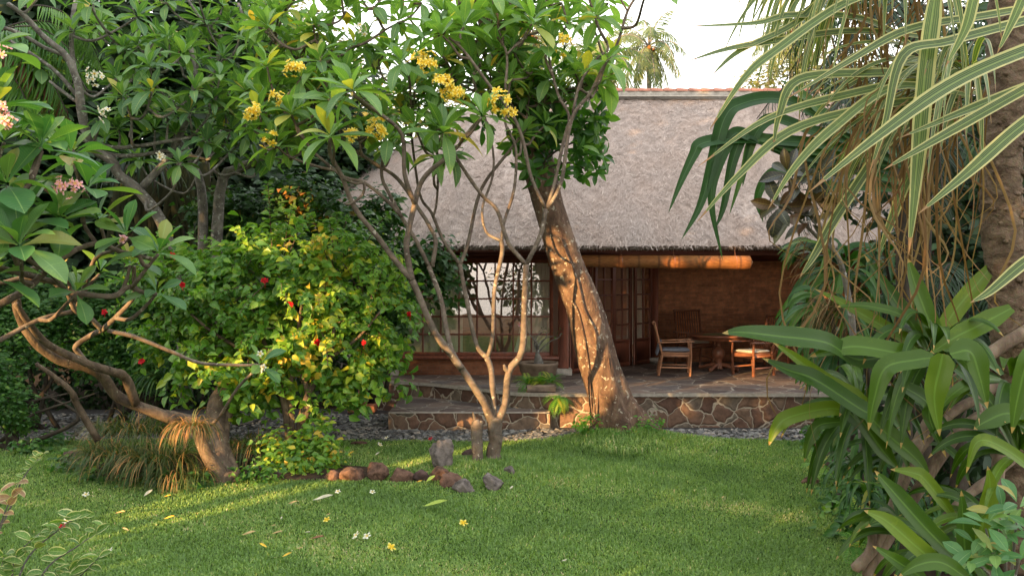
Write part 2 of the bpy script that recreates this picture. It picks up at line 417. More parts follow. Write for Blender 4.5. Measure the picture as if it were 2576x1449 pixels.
M['vine'] = leaf_mat('creeper_leaf', [(0, (0.016, 0.052, 0.010)), (.6, (0.036, 0.111, 0.018)), (.83, (0.065, 0.130, 0.021)), (.9, (0.390, 0.156, 0.026)), (1, (0.520, 0.221, 0.039))], transl=.3, rough=.45, veins=0, vein=None)
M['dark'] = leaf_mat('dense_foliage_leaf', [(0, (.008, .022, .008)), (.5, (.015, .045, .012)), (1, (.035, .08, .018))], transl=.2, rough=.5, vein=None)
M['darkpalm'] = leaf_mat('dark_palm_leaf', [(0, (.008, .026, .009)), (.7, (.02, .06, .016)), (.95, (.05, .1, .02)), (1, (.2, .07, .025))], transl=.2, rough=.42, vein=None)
M['farpalm'] = leaf_mat('hazed_coconut_leaf', [(0, (0.150, 0.211, 0.121)), (.5, (0.215, 0.260, 0.145)), (1, (0.327, 0.340, 0.169))], transl=.5, rough=.5, vein=None, tcol=1.2)  # pale leaf colour stands in for distance haze
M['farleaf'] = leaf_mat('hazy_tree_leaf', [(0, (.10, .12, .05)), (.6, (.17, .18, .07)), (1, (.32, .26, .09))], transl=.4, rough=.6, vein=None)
M['stand'] = leaf_mat('dead_strap_leaf', [(0, (.035, .04, .02)), (.6, (.09, .075, .045)), (1, (.17, .13, .08))], transl=.15, rough=.8, vein=None, spec=.1)
M['rust'] = leaf_mat('dead_palm_leaf', [(0, (.11, .035, .018)), (1, (.22, .09, .04))], transl=.2, rough=.7, vein=None)
M['shrub'] = leaf_mat('shrub_leaf', [(0, (0.023, 0.078, 0.014)), (.6, (0.052, 0.156, 0.024)), (1, (0.130, 0.260, 0.036))], transl=.35, rough=.4, vein=None)
M['var'] = leaf_mat('variegated_strap_leaf', [(0, (0.038, 0.085, 0.024)), (.5, (0.063, 0.130, 0.032)), (.92, (0.091, 0.163, 0.040)), (1, (0.280, 0.130, 0.032))], transl=.3, rough=.36, vein=(.3, .42, .12), veinw=.06, veins=0, stripe=((.44, .42, .19), .72), tipc=(.28, .15, .07), vstr=.6)
M['dry'] = leaf_mat('dry_hanging_leaf', [(0, (0.129, 0.069, 0.034)), (.5, (0.217, 0.127, 0.067)), (1, (0.338, 0.229, 0.133))], transl=.3, rough=.75, vein=None, spec=.1)
M['pand'] = leaf_mat('broad_pandan_leaf', [(0, (0.027, 0.072, 0.003)), (.5, (0.057, 0.119, 0.004)), (1, (0.118, 0.182, 0.006))], transl=.2, rough=.33, vein=(.16, .3, .05), veinw=.09, veins=0, spec=.3, edge=(.16, .22, .04), edgew=.02, tipc=(.3, .2, .06), vstr=.28)
M['blue'] = leaf_mat('bluish_strap_leaf', [(0, (0.018, 0.060, 0.014)), (.6, (0.032, 0.102, 0.018)), (.9, (0.090, 0.187, 0.018)), (1, (0.225, 0.221, 0.024))], transl=.2, rough=.36, vein=(.1, .2, .08), veins=0, spec=.3)
M['croton'] = leaf_mat('croton_leaf', [(0, (.025, .025, .02)), (.6, (.045, .05, .025)), (.9, (.12, .05, .03)), (1, (.1, .12, .03))], transl=.15, rough=.28, vein=(.28, .26, .08), veins=9, spec=.6)
M['twig'] = leaf_mat('cream_edged_leaf', [(0, (.07, .16, .03)), (.8, (.14, .26, .05)), (1, (.4, .22, .14))], transl=.35, rough=.45, edge=(.6, .58, .3), edgew=.3, veins=5)
M['fern'] = leaf_mat('fern_leaf', [(0, (0.052, 0.169, 0.020)), (.7, (0.130, 0.312, 0.030)), (1, (0.455, 0.416, 0.060))], transl=.4, rough=.5, vein=None)
M['liri'] = leaf_mat('tufted_grass_blade', [(0, (0.033, 0.066, 0.014)), (.5, (0.065, 0.110, 0.020)), (.75, (0.156, 0.154, 0.040)), (1, (0.494, 0.242, 0.100))], transl=.3, rough=.5, vein=None)
M['grass'] = leaf_mat('lawn_blade', [(0, (0.136, 0.228, 0.069)), (.5, (0.232, 0.377, 0.104)), (.9, (0.463, 0.547, 0.190)), (1, (0.800, 0.617, 0.429))], transl=.35, rough=.5, vein=None)
M['bark_fr'] = bark_mat('frangipani_bark', (.08, .06, .045), (.17, .13, .1), (.27, .215, .165), 7, (.5, .45, .36), (1, 1, 1.2), .012, lich_amt=.66)
M['bark_gr'] = bark_mat('grey_bark', (.09, .08, .07), (.19, .17, .145), (.33, .3, .26), 8, (.42, .42, .38), (1, 1, 1), .012)
M['bark_dk'] = bark_mat('dark_trunk_bark', (.03, .024, .018), (.06, .048, .035), (.1, .08, .06), 5)
M['bark_lean'] = bark_mat('leaning_trunk_bark', (.05, .03, .022), (.15, .09, .06), (.27, .18, .12), 6.0, (.42, .38, .3), (1, 1, .55), .035, lich_amt=.62)
M['bark_twist'] = bark_mat('gnarled_bark', (.06, .042, .032), (.14, .1, .07), (.24, .175, .12), 9, (.45, .4, .3), (1, 1, .5), .025, lich_amt=.68)
M['bark_pan'] = bark_mat('knobbly_pandan_bark', (.07, .045, .03), (.17, .12, .08), (.3, .22, .15), 9, None, (1, 1, 1.5), .04)
M['root'] = bark_mat('stilt_root_bark', (.08, .055, .04), (.2, .145, .1), (.34, .26, .19), 9, None, (1, 1, .3), .008)
M['wood'] = plain_mat('reddish_timber', (.2, .062, .032), .42, .35, 5, .002, .4, (4, 4, .6))
M['woodh'] = plain_mat('reddish_timber_beam', (.14, .042, .022), .5, .35, 5, .002, .4, (.6, 4, 4))
M['teak'] = plain_mat('teak_furniture_wood', (.4, .19, .1), .45, .3, 9, .001, .4, (1, 1, 3))
M['teakd'] = plain_mat('dark_teak_wood', (.22, .085, .045), .32, .3, 9, .001, .5, (1, 1, 3))
M['greycush'] = plain_mat('grey_cushion_fabric', (.22, .235, .28), .95, .12, 60, .001, .1)
M['whitecush'] = plain_mat('cream_cushion_fabric', (.66, .62, .52), .95, .08, 60, .001, .1)
M['curtain'] = plain_mat('cream_curtain_fabric', (.85, .79, .66), .9, .08, 30, .001, .1, transl=.3)
M['stonebase'] = plain_mat('pale_cast_stone', (.36, .32, .27), .9, .25, 14, .004, .2)
M['rocks'] = plain_mat('volcanic_rock', (.12, .068, .048), .95, .7, 12, .06, .2)
M['rockg'] = plain_mat('grey_rock', (.15, .125, .112), .9, .6, 12, .05, .25)
M['rockd'] = plain_mat('dark_rock', (.08, .05, .045), .9, .5, 7, .03, .2)
M['soil'] = plain_mat('dark_soil', (.045, .03, .02), 1.0, .5, 14, .03, .1)
M['pot'] = plain_mat('weathered_stone_bowl', (.19, .135, .095), .85, .4, 7, .012, .25)
M['tile'] = plain_mat('terracotta_ridge_tile', (.36, .15, .1), .7, .3, 6, .004, .3)
M['green_mat'] = plain_mat('green_woven_mat', (.12, .2, .08), .7, .2, 30, .001, .3)
M['wall'] = brick_mat('dark_brick_wall', (.8, .36, .18), (.55, .22, .11), (.6, .36, .24))
M['brick'] = brick_mat('orange_brick_plinth', (.34, .14, .07), (.23, .085, .045), (.24, .15, .1))
M['inside'] = plain_mat('interior_plaster', (.3, .2, .14), .9, .2, 3)
M['terr_wall'] = crazy_mat('rubble_stone_wall', [(0, (.105, .06, .045)), (.35, (.155, .09, .063)), (.7, (.2, .125, .085)), (1, (.16, .14, .11))], (.46, .39, .3), 3.5, .045, .8, 1.0, 3.0, .025)
M['terr_top'] = crazy_mat('crazy_paving', [(0, (.09, .07, .065)), (.4, (.14, .105, .09)), (.75, (.2, .145, .115)), (1, (.12, .11, .11))], (.38, .34, .28), 2.0, .035, .55, 1.0, 8.0, .012, flat=(1, 1, .2))

def glass_mat():
    m, nt, out = new_mat('window_glass'); N = NT(nt)
    nz = N.noise(N.pos(), 1.2, 2); b = N.bump(nz.outputs['Fac'], .12, .02)
    g = N.n('ShaderNodeBsdfGlossy'); g.inputs['Roughness'].default_value = .01; g.inputs[0].default_value = (1, .93, .88, 1); N.l(b, g.inputs['Normal'])
    t = N.n('ShaderNodeBsdfTransparent'); t.inputs[0].default_value = (.93, .93, .9, 1)
    mx = N.n('ShaderNodeMixShader'); mx.inputs[0].default_value = .28; N.l(t.outputs[0], mx.inputs[1]); N.l(g.outputs[0], mx.inputs[2]); N.l(mx.outputs[0], out.inputs[0]); return m
M['glass'] = glass_mat()

def thatch_mat():
    m, nt, out = new_mat('dry_grass_thatch'); N = NT(nt); p = N.pos()
    n1 = N.noise(N.mapping(p, (1.5, .8, .8)), 1.1, 4, .6, .5); n2 = N.noise(N.mapping(p, (9, 3, 3), rot=(0, 0, .25)), 4, 6, .75, .7); n3 = N.noise(p, 28, 4, .7)
    at = N.n('ShaderNodeAttribute', attribute_name='lf'); sp = N.n('ShaderNodeSeparateColor'); N.l(at.outputs['Color'], sp.inputs[0])
    c = N.ramp(N.math('ADD', N.math('MULTIPLY', n2.outputs['Fac'], .6), N.math('MULTIPLY', sp.outputs[2], .4)), [(.2, (.17, .14, .122)), (.4, (.32, .27, .245)), (.6, (.44, .38, .35)), (.8, (.6, .54, .495))])
    c = N.mix(N.math('MULTIPLY', n1.outputs['Fac'], .6), c, N.mix(1.0, c, (1.0, .78, .62), 'MULTIPLY'))
    h = N.math('ADD', n2.outputs['Fac'], N.math('MULTIPLY', n3.outputs['Fac'], .6))
    b = N.bsdf(c, .95, N.bump(h, 1.0, .025), .1); N.l(b.outputs[0], out.inputs[0]); return m
M['thatch'] = thatch_mat()

def lawn_mat():
    m, nt, out = new_mat('lawn_turf'); N = NT(nt); p = N.pos()
    n1 = N.noise(p, .7, 4, .6); n2 = N.noise(p, 30, 5, .7); n3 = N.noise(p, 120, 3, .7)
    c = N.ramp(n2.outputs['Fac'], [(.3, (.03, .06, .012)), (.5, (.055, .11, .02)), (.7, (.1, .15, .035))])
    c = N.mix(N.math('MULTIPLY', N.math('GREATER_THAN', n1.outputs['Fac'], .6), .2), c, (.14, .12, .05))
    b = N.bsdf(c, .95, N.bump(N.math('ADD', n2.outputs['Fac'], n3.outputs['Fac']), 1, .03), .1); N.l(b.outputs[0], out.inputs[0]); return m
M['lawn'] = lawn_mat()
M['slate'] = leaf_mat('slate_chip', [(0, (.07, .067, .069)), (.5, (.165, .155, .158)), (.85, (.28, .26, .25)), (1, (.36, .29, .24))], transl=0, rough=.7, vein=None, spec=.3)
M['gravelbase'] = plain_mat('gravel_bed', (.05, .045, .043), .95, .5, 30, .02, .2)

def sea_mat():
    m, nt, out = new_mat('sea_water'); N = NT(nt); n1 = N.noise(N.mapping(N.pos(), (.25, 1, 1)), .6, 4, .6)
    b = N.bsdf((.03, .06, .07), .12, N.bump(n1.outputs['Fac'], .6, .25), .5); N.l(b.outputs[0], out.inputs[0]); return m
M['sea'] = sea_mat()

def bamboo_mat():
    m, nt, out = new_mat('bamboo_slats'); N = NT(nt); p = N.pos()
    n1 = N.noise(N.mapping(p, (.6, 30, 60)), 3, 4, .6); n2 = N.noise(p, 3, 3)
    w = N.n('ShaderNodeTexWave', wave_type='BANDS', bands_direction='X'); N.l(p, w.inputs['Vector']); w.inputs['Scale'].default_value = .9; w.inputs['Distortion'].default_value = .2
    c = N.ramp(n1.outputs['Fac'], [(.3, (.14, .05, .014)), (.55, (.3, .115, .03)), (.75, (.45, .2, .055))])
    f = N.math('GREATER_THAN', w.outputs['Fac'], .97); c = N.mix(N.math('MULTIPLY', f, .6), c, (.08, .03, .012)); c = N.mix(.3, c, N.mix(1.0, c, n2.outputs['Color'], 'MULTIPLY'))
    b = N.bsdf(c, .5, N.bump(n1.outputs['Fac'], 1.0, .02), .25); N.l(b.outputs[0], out.inputs[0]); return m
M['bamboo'] = bamboo_mat()

def petal_mat(name, c_in, c_mid, c_out, p0=.3, p1=.6):
    m, nt, out = new_mat(name); N = NT(nt)
    at = N.n('ShaderNodeAttribute', attribute_name='lf'); sp = N.n('ShaderNodeSeparateColor'); N.l(at.outputs['Color'], sp.inputs[0])
    c = N.ramp(sp.outputs[1], [(0, c_in), (p0, c_in), (p1, c_mid), (1, c_out)]); b = N.bsdf(c, .5, None, .2)
    tr = N.n('ShaderNodeBsdfTranslucent'); N.l(c, tr.inputs[0]); mx = N.n('ShaderNodeMixShader'); mx.inputs[0].default_value = .35
    N.l(b.outputs[0], mx.inputs[1]); N.l(tr.outputs[0], mx.inputs[2]); N.l(mx.outputs[0], out.inputs[0]); return m
M['p_yel'] = petal_mat('yellow_petal', (.85, .55, .03), (.88, .74, .12), (.9, .87, .6), .3, .75)
M['p_wht'] = petal_mat('white_petal', (.8, .5, .03), (.85, .8, .6), (.85, .84, .76), .1, .35)
M['p_pnk'] = petal_mat('pink_petal', (.85, .5, .15), (.85, .38, .42), (.88, .62, .66), .12, .5)
M['p_red'] = petal_mat('red_petal', (.4, .005, .01), (.6, .01, .02), (.65, .02, .03))
# ------------------------------------------------------------------ light
SUN_EL, SUN_AZ = R(9.5), R(219)          # azimuth clockwise from +Y: the low sun stands behind and to the left
S = np.array([math.sin(SUN_AZ) * math.cos(SUN_EL), math.cos(SUN_AZ) * math.cos(SUN_EL), math.sin(SUN_EL)])
w = bpy.data.worlds.new('World'); sc.world = w; w.use_nodes = True; nt = w.node_tree; nt.nodes.clear(); N = NT(nt)
sky = N.n('ShaderNodeTexSky', sky_type='NISHITA', sun_disc=False, sun_elevation=SUN_EL, sun_rotation=SUN_AZ, air_density=1.0, dust_density=3.0, ozone_density=1.0)
hs = N.n('ShaderNodeHueSaturation'); hs.inputs['Saturation'].default_value = .45; N.l(sky.outputs[0], hs.inputs['Color'])
tc = N.n('ShaderNodeTexCoord'); sp = N.n('ShaderNodeSeparateXYZ'); N.l(tc.outputs['Generated'], sp.inputs[0])
haze = N.ramp(N.math('MAXIMUM', sp.outputs[2], 0.0), [(0, (16.4, 15.2, 13.8)), (.3, (16.3, 16.0, 15.4)), (1, (14.0, 14.8, 15.5))])
c = N.mix(1.0, haze, hs.outputs[0], 'ADD')
bg = N.n('ShaderNodeBackground'); N.l(c, bg.inputs[0]); bg.inputs[1].default_value = .15
wo = N.n('ShaderNodeOutputWorld'); N.l(bg.outputs[0], wo.inputs[0])
sl = bpy.data.lights.new('sun', 'SUN'); sl.energy = 17; sl.angle = R(.5); sl.color = (1, .62, .26)
so = bpy.data.objects.new('sun', sl); col.objects.link(so); so.location = (-30, -30, 20); so.rotation_euler = Vector(S).to_track_quat('Z', 'Y').to_euler()
sc.view_settings.view_transform = 'Standard'; sc.view_settings.look = 'None'; sc.view_settings.exposure = 0
sc.cycles.max_bounces = 6; sc.cycles.transparent_max_bounces = 10; sc.cycles.diffuse_bounces = 4; sc.cycles.use_denoising = True
sc.cycles.sample_clamp_indirect = 6

def hsh(x, y):
    return np.sin(x * 1.3 + 1) * np.cos(y * 1.1) * .5 + np.sin(x * .57 + y * .83) * .5
def gz(x, y):
    z = .02 * hsh(np.asarray(x) * 1.2, np.asarray(y) * 1.2)
    z = z + .17 * np.exp(-(((x - 1.75) / .95) ** 2 + ((y - 12.05) / .55) ** 2)) + .05 * np.exp(-(((x + .35) / .7) ** 2 + ((y - 10.5) / .6) ** 2))
    return z
GY1 = 12.15                                # far edge of the lawn
def edge_y(x): return GY1 + .04 * np.sin(x * 2.1) + .02 * np.sin(x * 7)

# ------------------------------------------------------------------ ground sheets
def sheet(name, x0, x1, y0, y1, nx, ny, zf, mat):
    X, Y = np.meshgrid(np.linspace(x0, x1, nx), np.linspace(y0, y1, ny)); Z = zf(X, Y)
    i = np.arange(ny - 1)[:, None] * nx; j = np.arange(nx - 1)[None, :]
    F = np.stack([i + j, i + j + 1, i + nx + j + 1, i + nx + j], -1).reshape(-1, 4)
    mb = MB(); mb.add(np.stack([X, Y, Z], -1), F); o = mb.build(name, mat); return tag(o, kind='structure')
sheet('ground', -300, 300, -24, 500, 40, 40, lambda x, y: np.full_like(x, -.09), M['soil'])
sheet('lawn', -14, 10, -2, 12.6, 170, 110, lambda x, y: np.where(y > edge_y(x), -.08, gz(x, y)), M['lawn'])
sheet('gravel_path', -16, 12, 11.9, 15.2, 90, 20, lambda x, y: -.03 + .01 * hsh(x * 5, y * 5), M['gravelbase'])
mb = MB(); mb.add([(-1500, -24, -1.6), (1500, -24, -1.6), (1500, -1900, -1.6), (-1500, -1900, -1.6)], np.array([[3, 2, 1, 0]]))
tag(mb.build('sea', M['sea'], org=(0, -24, 0)), kind='structure')

mb = MB()
for cx, cy, rx, ry in ((-4.1, 10.4, 1.35, .8), (-2.75, 10.1, 1.15, .46)):
    k = np.arange(48) / 48 * 2 * math.pi; q = 1 + .05 * np.sin(5 * k) + .03 * np.sin(11 * k)
    V = [(cx, cy, gz(cx, cy) + .05)]
    for f in (.5, 1.0):
        for kk, qq in zip(k, q): X_, Y_ = cx + rx * f * qq * math.cos(kk), cy + ry * f * qq * math.sin(kk); V.append((X_, Y_, float(gz(X_, Y_)) + (.035 if f < 1 else .006) + (.0 if cx < -3 else .004)))
    mb.add(V, [np.array([[0, 1 + i, 1 + (i + 1) % 48] for i in range(48)]), np.array([[1 + i, 49 + i, 49 + (i + 1) % 48, 1 + (i + 1) % 48] for i in range(48)])])
tag(mb.build('planting_bed', M['soil']), kind='structure')
mb = MB(); ys = np.linspace(5, 12, 30); V = []
for y_ in ys: x_ = float(np.interp(y_, [6, 8, 11.8], [2.75, 3.45, 4.4])); V += [(x_, y_, float(gz(x_, y_)) + .008), (x_ + .3, y_, .07), (x_ + 5, y_, .09)]
mb.add(V, np.array([[3 * i + j, 3 * i + j + 1, 3 * i + j + 4, 3 * i + j + 3] for i in range(29) for j in (0, 1)])); tag(mb.build('border_bed', M['soil']), kind='structure')
# dead leaves lying on the beds
LITTER = []
# turf blades
def in_bed(x, y):
    """planting beds without turf"""
    r = x > np.interp(y, [6, 8, 11.8], [2.75, 3.45, 4.4])
    l = (((x + 4.1) / 1.3) ** 2 + ((y - 10.4) / .75) ** 2 < 1) | (((x + 2.75) / 1.1) ** 2 + ((y - 10.1) / .42) ** 2 < 1)
    return r | l
n = 420000
y = 5.9 + (12.3 - 5.9) * rng.random(n) ** 1.25; x = (rng.random(n) * 2 - 1) * .68 * y
k = (y < edge_y(x) + rng.normal(0, .03, n)) & ~in_bed(x, y); x, y = x[k], y[k]; n = len(x)
z = gz(x, y) - .006
tall = 1 + .9 * np.exp(-(((x + .3) / .8) ** 2 + ((y - 10.45) / .55) ** 2)) + 1.1 * np.exp(-(((x - 1.6) / 1.2) ** 2 + ((y - 11.8) / .5) ** 2)) + .7 * np.exp(-(((x - 1.2) / 1.3) ** 2 + ((y - 10.6) / 1.0) ** 2))
hh = (.02 + .02 * rng.random(n)) * tall * (1 + .25 * hsh(x * 2.3, y * 3.1)); az = rng.random(n) * 6.283; le = rng.random(n) * .9 + .1
dx, dy = np.cos(az), np.sin(az); wv = .0035 + .003 * rng.random(n)
b0 = np.stack([x - dy * wv, y + dx * wv, z], 1); b1 = np.stack([x + dy * wv, y - dx * wv, z], 1)
m0 = np.stack([x + dx * hh * le * .3 - dy * wv * .8, y + dy * hh * le * .3 + dx * wv * .8, z + hh * .6], 1); m1 = np.stack([x + dx * hh * le * .3 + dy * wv * .8, y + dy * hh * le * .3 - dx * wv * .8, z + hh * .6], 1)
tp = np.stack([x + dx * hh * le, y + dy * hh * le, z + hh * (1.05 - .35 * le)], 1)
V = np.stack([b0, b1, m1, m0, tp], 1).reshape(-1, 3); o5 = np.arange(n)[:, None] * 5
patch = .5 + .28 * hsh(x * 1.9 + 3, y * 2.3) + .2 * hsh(x * 5.1, y * 6.3); rn = np.clip(patch * .75 + rng.normal(0, .2, n) + .06, 0, 1) ** 1.1
bare = hsh(x * 3.3 + 1, y * 4.7 + 2) + rng.normal(0, .25, n); rn = np.where((bare > .95) & (tall < 1.5), np.clip(rn + .22, 0, 1), rn)
A = np.zeros((n, 5, 4)); A[:, :, 0] = .5; A[:, :, 1] = [0, 0, .6, .6, .9]; A[:, :, 2] = rn[:, None]; A[:, :, 3] = 1
mb = MB(); mb.add(V, [o5 + np.array([[0, 1, 2, 3]]), o5 + np.array([[3, 2, 4]])], A.reshape(-1, 4))
tag(mb.build('lawn_grass', M['grass']), 'short mown green grass covering the lawn in front of the terrace', 'grass', kind='stuff')

# slate chips on the path
n = 26000; x = (rng.random(n) * 2 - 1) * 9.5; y = 12.0 + 2.5 * rng.random(n) ** 1.2
k = (y > edge_y(x) - .03) & ~((x > -2.05) & (y > 13.02)); x, y = x[k], y[k]; n = len(x)
z = -.02 + .022 * rng.random(n); a = rng.random(n) * 6.28; s1 = .02 + .035 * rng.random(n); s2 = s1 * (.45 + .4 * rng.random(n)); tx, ty = rng.normal(0, .22, n), rng.normal(0, .22, n)
V = []
for top in (0, 1):
    for kx, ky in ((-1, -.5), (-.2, -1), (.9, -.6), (1, .4), (.1, 1), (-.8, .7)):
        u, v = kx * s1 * (1 + rng.normal(0, .15, n)), ky * s2 * (1 + rng.normal(0, .15, n))
        V.append(np.stack([x + u * np.cos(a) - v * np.sin(a), y + u * np.sin(a) + v * np.cos(a), z + u * tx + v * ty + (.007 if top else 0)], 1))
V = np.stack(V, 1).reshape(-1, 3); o = np.arange(n)[:, None] * 12
A = np.zeros((n, 12, 4)); A[:, :, 0] = .5; A[:, :, 1] = .5; A[:, :, 2] = rng.random(n)[:, None]; A[:, :, 3] = 1
mb = MB(); mb.add(V, [o + np.array([[6, 7, 8, 9, 10, 11]])] + [o + np.array([[i, (i + 1) % 6, 6 + (i + 1) % 6, 6 + i]]) for i in range(6)], A.reshape(-1, 4))
tag(mb.build('slate_gravel', M['slate'], smooth=False), 'flat grey slate chips covering the path below the terrace', 'gravel', kind='stuff')

# ------------------------------------------------------------------ terrace
def prism(mb, poly, z0, z1, top=1, side=0, r=0):
    n = len(poly); p = np.array(poly, float)
    V = np.vstack([np.c_[p, np.full(n, z0)], np.c_[p, np.full(n, z1)]])
    mb.add(V, np.array([[i, (i + 1) % n, n + (i + 1) % n, n + i] for i in range(n)]), mi=side)
    mb.add(np.c_[p, np.full(n, z1)], np.array([list(range(n))]), mi=top)
FL = .55
tr = thing('stone_terrace', (1.5, 13.4, 0), 'raised crazy paved stone terrace in front of the thatched bungalow', 'terrace')
mb = MB(); poly = [(-2.25, 15.0), (-1.35, 14.55), (-.6, 14.0), (.1, 13.42), (.6, 13.32), (9, 13.32), (9, 19.5), (-2.6, 19.5), (-2.6, 15.2)]
prism(mb, poly, -.2, FL - .062); mb.build('retaining_wall', [M['terr_wall'], M['terr_wall']], tr, smooth=False)
mb = MB(); poly2 = [(-2.29, 14.96), (-1.38, 14.5), (-.62, 13.95), (.08, 13.37), (.6, 13.27), (9, 13.27), (9, 19.5), (-2.64, 19.5), (-2.64, 15.18)]
prism(mb, poly2, FL - .06, FL); mb.build('paving', [M['stonebase'], M['terr_top']], tr, smooth=False)
mb = MB(); prism(mb, [(-2.0, 12.98), (.2, 12.99), (.62, 13.1), (.66, 13.31), (.08, 13.4), (-.62, 13.97), (-1.37, 14.53), (-2.02, 14.86)], -.2, .28)
mb.build('step', [M['terr_wall'], M['terr_top']], tr, smooth=False)
mb = MB(); 
mb.box((-.72, 12.995, .274), (2.56, .03, .018)); mb.build('step_edging', M['stonebase'], tr)

# ------------------------------------------------------------------ house
house = thing('thatched_bungalow', (2.5, 16.5, FL), 'thatched brick bungalow with gridded windows opening on the stone terrace', 'house')
DW = 15.8                      # window wall plane
WX0, WX1 = -2.11, .735; WZ0, WZ1 = P(1288, 887, DW)[2], P(1288, 661, DW)[2]
# brick plinth below the window, sill, back wall, side walls
mb = MB(); mb.box(((-2.3 + .9) / 2, DW + .12, (FL + WZ0 - .12) / 2), (3.2, .3, WZ0 - .12 - FL + .02)); mb.build('plinth_wall', M['brick'], house)
mb = MB(); mb.box((-.7, DW + .03, WZ0 - .085), (3.22, .42, .06)); mb.build('sill', M['wood'], house)
mb = MB(); mb.box((6.1, 18.35, 1.85), (6.1, .25, 2.7)); mb.build('brick_wall', M['wall'], house)
mb = MB(); mb.box((8.9, 16.2, 1.85), (.25, 4.4, 2.7)); mb.build('brick_wall', M['wall'], house)
mb = MB(); mb.box((-2.62, 17.6, 1.6), (.2, 3.6, 2.5)); mb.build('brick_wall', M['wall'], house)
# interior
mb = MB(); mb.box((0, 20.4, 1.8), (7.5, .2, 2.8)); mb.box((-2.4, 18.2, 1.8), (.15, 4.6, 2.8)); mb.box((.5, 18.2, 3.28), (6, 5.2, .1)); mb.build('interior_wall', M['inside'], house)
# beams
mb = MB(); mb.box((-.75, DW - .05, WZ1 + .19), (3.75, .16, .22), r=.008); mb.box((-.75, DW + .02, WZ1 + .05), (3.3, .1, .08)); mb.build('beam', M['woodh'], house)
mb = MB(); mb.beam((1.0, DW - .02, WZ1 + .19), (3.25, 18.1, WZ1 + .19), .15, .22); mb.beam((3.2, 18.15, WZ1 + .19), (9.0, 18.15, WZ1 + .19), .15, .22); mb.build('beam', M['woodh'], house)
mb = MB(); mb.box((3.5, 14.75, WZ1 + .2), (11.2, .14, .16)); mb.build('beam', M['woodh'], house)
# posts
for (x0, y0, wd) in ((1.01, DW - .02, .2), (3.17, 17.95, .17), (-2.38, DW - .02, .2), (7.2, 14.75, .16)):
    mb = MB(); mb.box((x0, y0, (FL + WZ1 + .3) / 2 + .05), (wd, wd, WZ1 + .25 - FL - .12), r=.012); p_ = mb.build('post', M['wood'], house)
    mb = MB(); mb.box((x0, y0, FL + .068), (wd + .12, wd + .12, .138), r=.015); mb.build('base', M['stonebase'], p_)
# window
def grid_window(parent, name, a, b, z0, z1, ncol, nrow, fr=.07, mu=.032, dp=.07, panel=0):
    """framed gridded window spanning ground points a -> b"""
    a = np.array([a[0], a[1], 0.]); b = np.array([b[0], b[1], 0.]); L = np.linalg.norm(b - a); d = (b - a) / L; nrm = np.array([d[1], -d[0], 0])
    rot = np.stack([d, -nrm, [0, 0, 1]], 1)
    def bx(mb, u0, u1, zz0, zz1, dep, off=0.0, r=None): mb.box(a + d * (u0 + u1) / 2 + nrm * off + np.array([0, 0, (zz0 + zz1) / 2]), (u1 - u0, dep, zz1 - zz0), rot=rot, r=r)
    win = MB(); bx(win, 0, fr, z0, z1, dp); bx(win, L - fr, L, z0, z1, dp); bx(win, fr, L - fr, z1 - fr, z1, dp - .006); bx(win, fr, L - fr, z0, z0 + fr, dp - .006)
    zb = z0 + fr
    if panel: bx(win, fr, L - fr, zb, zb + panel, dp * .5); bx(win, fr, L - fr, zb + panel, zb + panel + fr * .8, dp - .01); zb += panel + fr * .8
    o = win.build(name, M['wood'], parent)
    iw, ih = L - 2 * fr, z1 - fr - zb; g = MB()
    for i in range(1, ncol): bx(g, fr + iw * i / ncol - mu / 2, fr + iw * i / ncol + mu / 2, zb, z1 - fr, dp * .62)
    for j in range(1, nrow): bx(g, fr, L - fr, zb + ih * j / nrow - mu / 2, zb + ih * j / nrow + mu / 2, dp * .52)
    g.build('glazing_bars', M['wood'], o)
    gl = MB(); V = []
    p0 = a + d * fr + nrm * -.012; p1 = a + d * (L - fr) + nrm * -.012
    gl.add([p0 + [0, 0, zb], p1 + [0, 0, zb], p1 + [0, 0, z1 - fr], p0 + [0, 0, z1 - fr]], np.array([[0, 1, 2, 3]])); gl.build('pane', M['glass'], o, smooth=False)
    return o
win = grid_window(house, 'window', (WX0 - .07, DW), (WX1 + .07, DW), WZ0 - .06, WZ1 + .06, 8, 5)
# folding doors, oblique
dA, dB = np.array([1.14, DW + .05]), np.array([3.08, 17.93]); L = np.linalg.norm(dB - dA); u = (dB - dA) / L
for i in range(4):
    p0 = dA + u * (L * i / 4 + .012); p1 = dA + u * (L * (i + 1) / 4 - .012)
    off = np.array([u[1], -u[0]]) * (.05 if i % 2 else 0)
    do = grid_window(house, 'door', p0 + off, p1 + off, FL + .02, WZ1 + .07, 2, 5, fr=.085, mu=.035, dp=.05, panel=.42)
    if i == 2:
        h = MB(); q = p0 + off + u * .05; h.box((q[0] + .05, q[1] - .05, 1.55), (.03, .03, .16)); h.build('handle', M['teakd'], do)
# curtains (pleated cloth)
def curtain(a, b, z0, z1, taper=0.0, n=40):
    a = np.array(a, float); b = np.array(b, float); d = b - a; L = np.linalg.norm(d); nn = np.array([d[1], -d[0]]) / L; V = []
    zs = np.linspace(z0, z1, 14)
    for z in zs:
        t = (z - z0) / (z1 - z0); x0 = taper * t ** .8
        for i in range(n + 1):
            f = x0 + (1 - x0) * i / n; ph = i / n * 6.283 * 5
            q = a + d * f + nn * (.035 * math.sin(ph) * (1 - .3 * t) + .01 * math.sin(ph * 2.3 + z)); V.append((q[0], q[1], z))
    F = [[j * (n + 1) + i, j * (n + 1) + i + 1, (j + 1) * (n + 1) + i + 1, (j + 1) * (n + 1) + i] for j in range(13) for i in range(n)]
    mb = MB(); mb.add(V, np.array(F)); return mb
curtain((.02, DW + .16), (WX1 + .05, DW + .16), WZ0 - .02, WZ1, .5).build('curtain', M['curtain'], win)
q = np.array([u[1], -u[0]]) * -.14
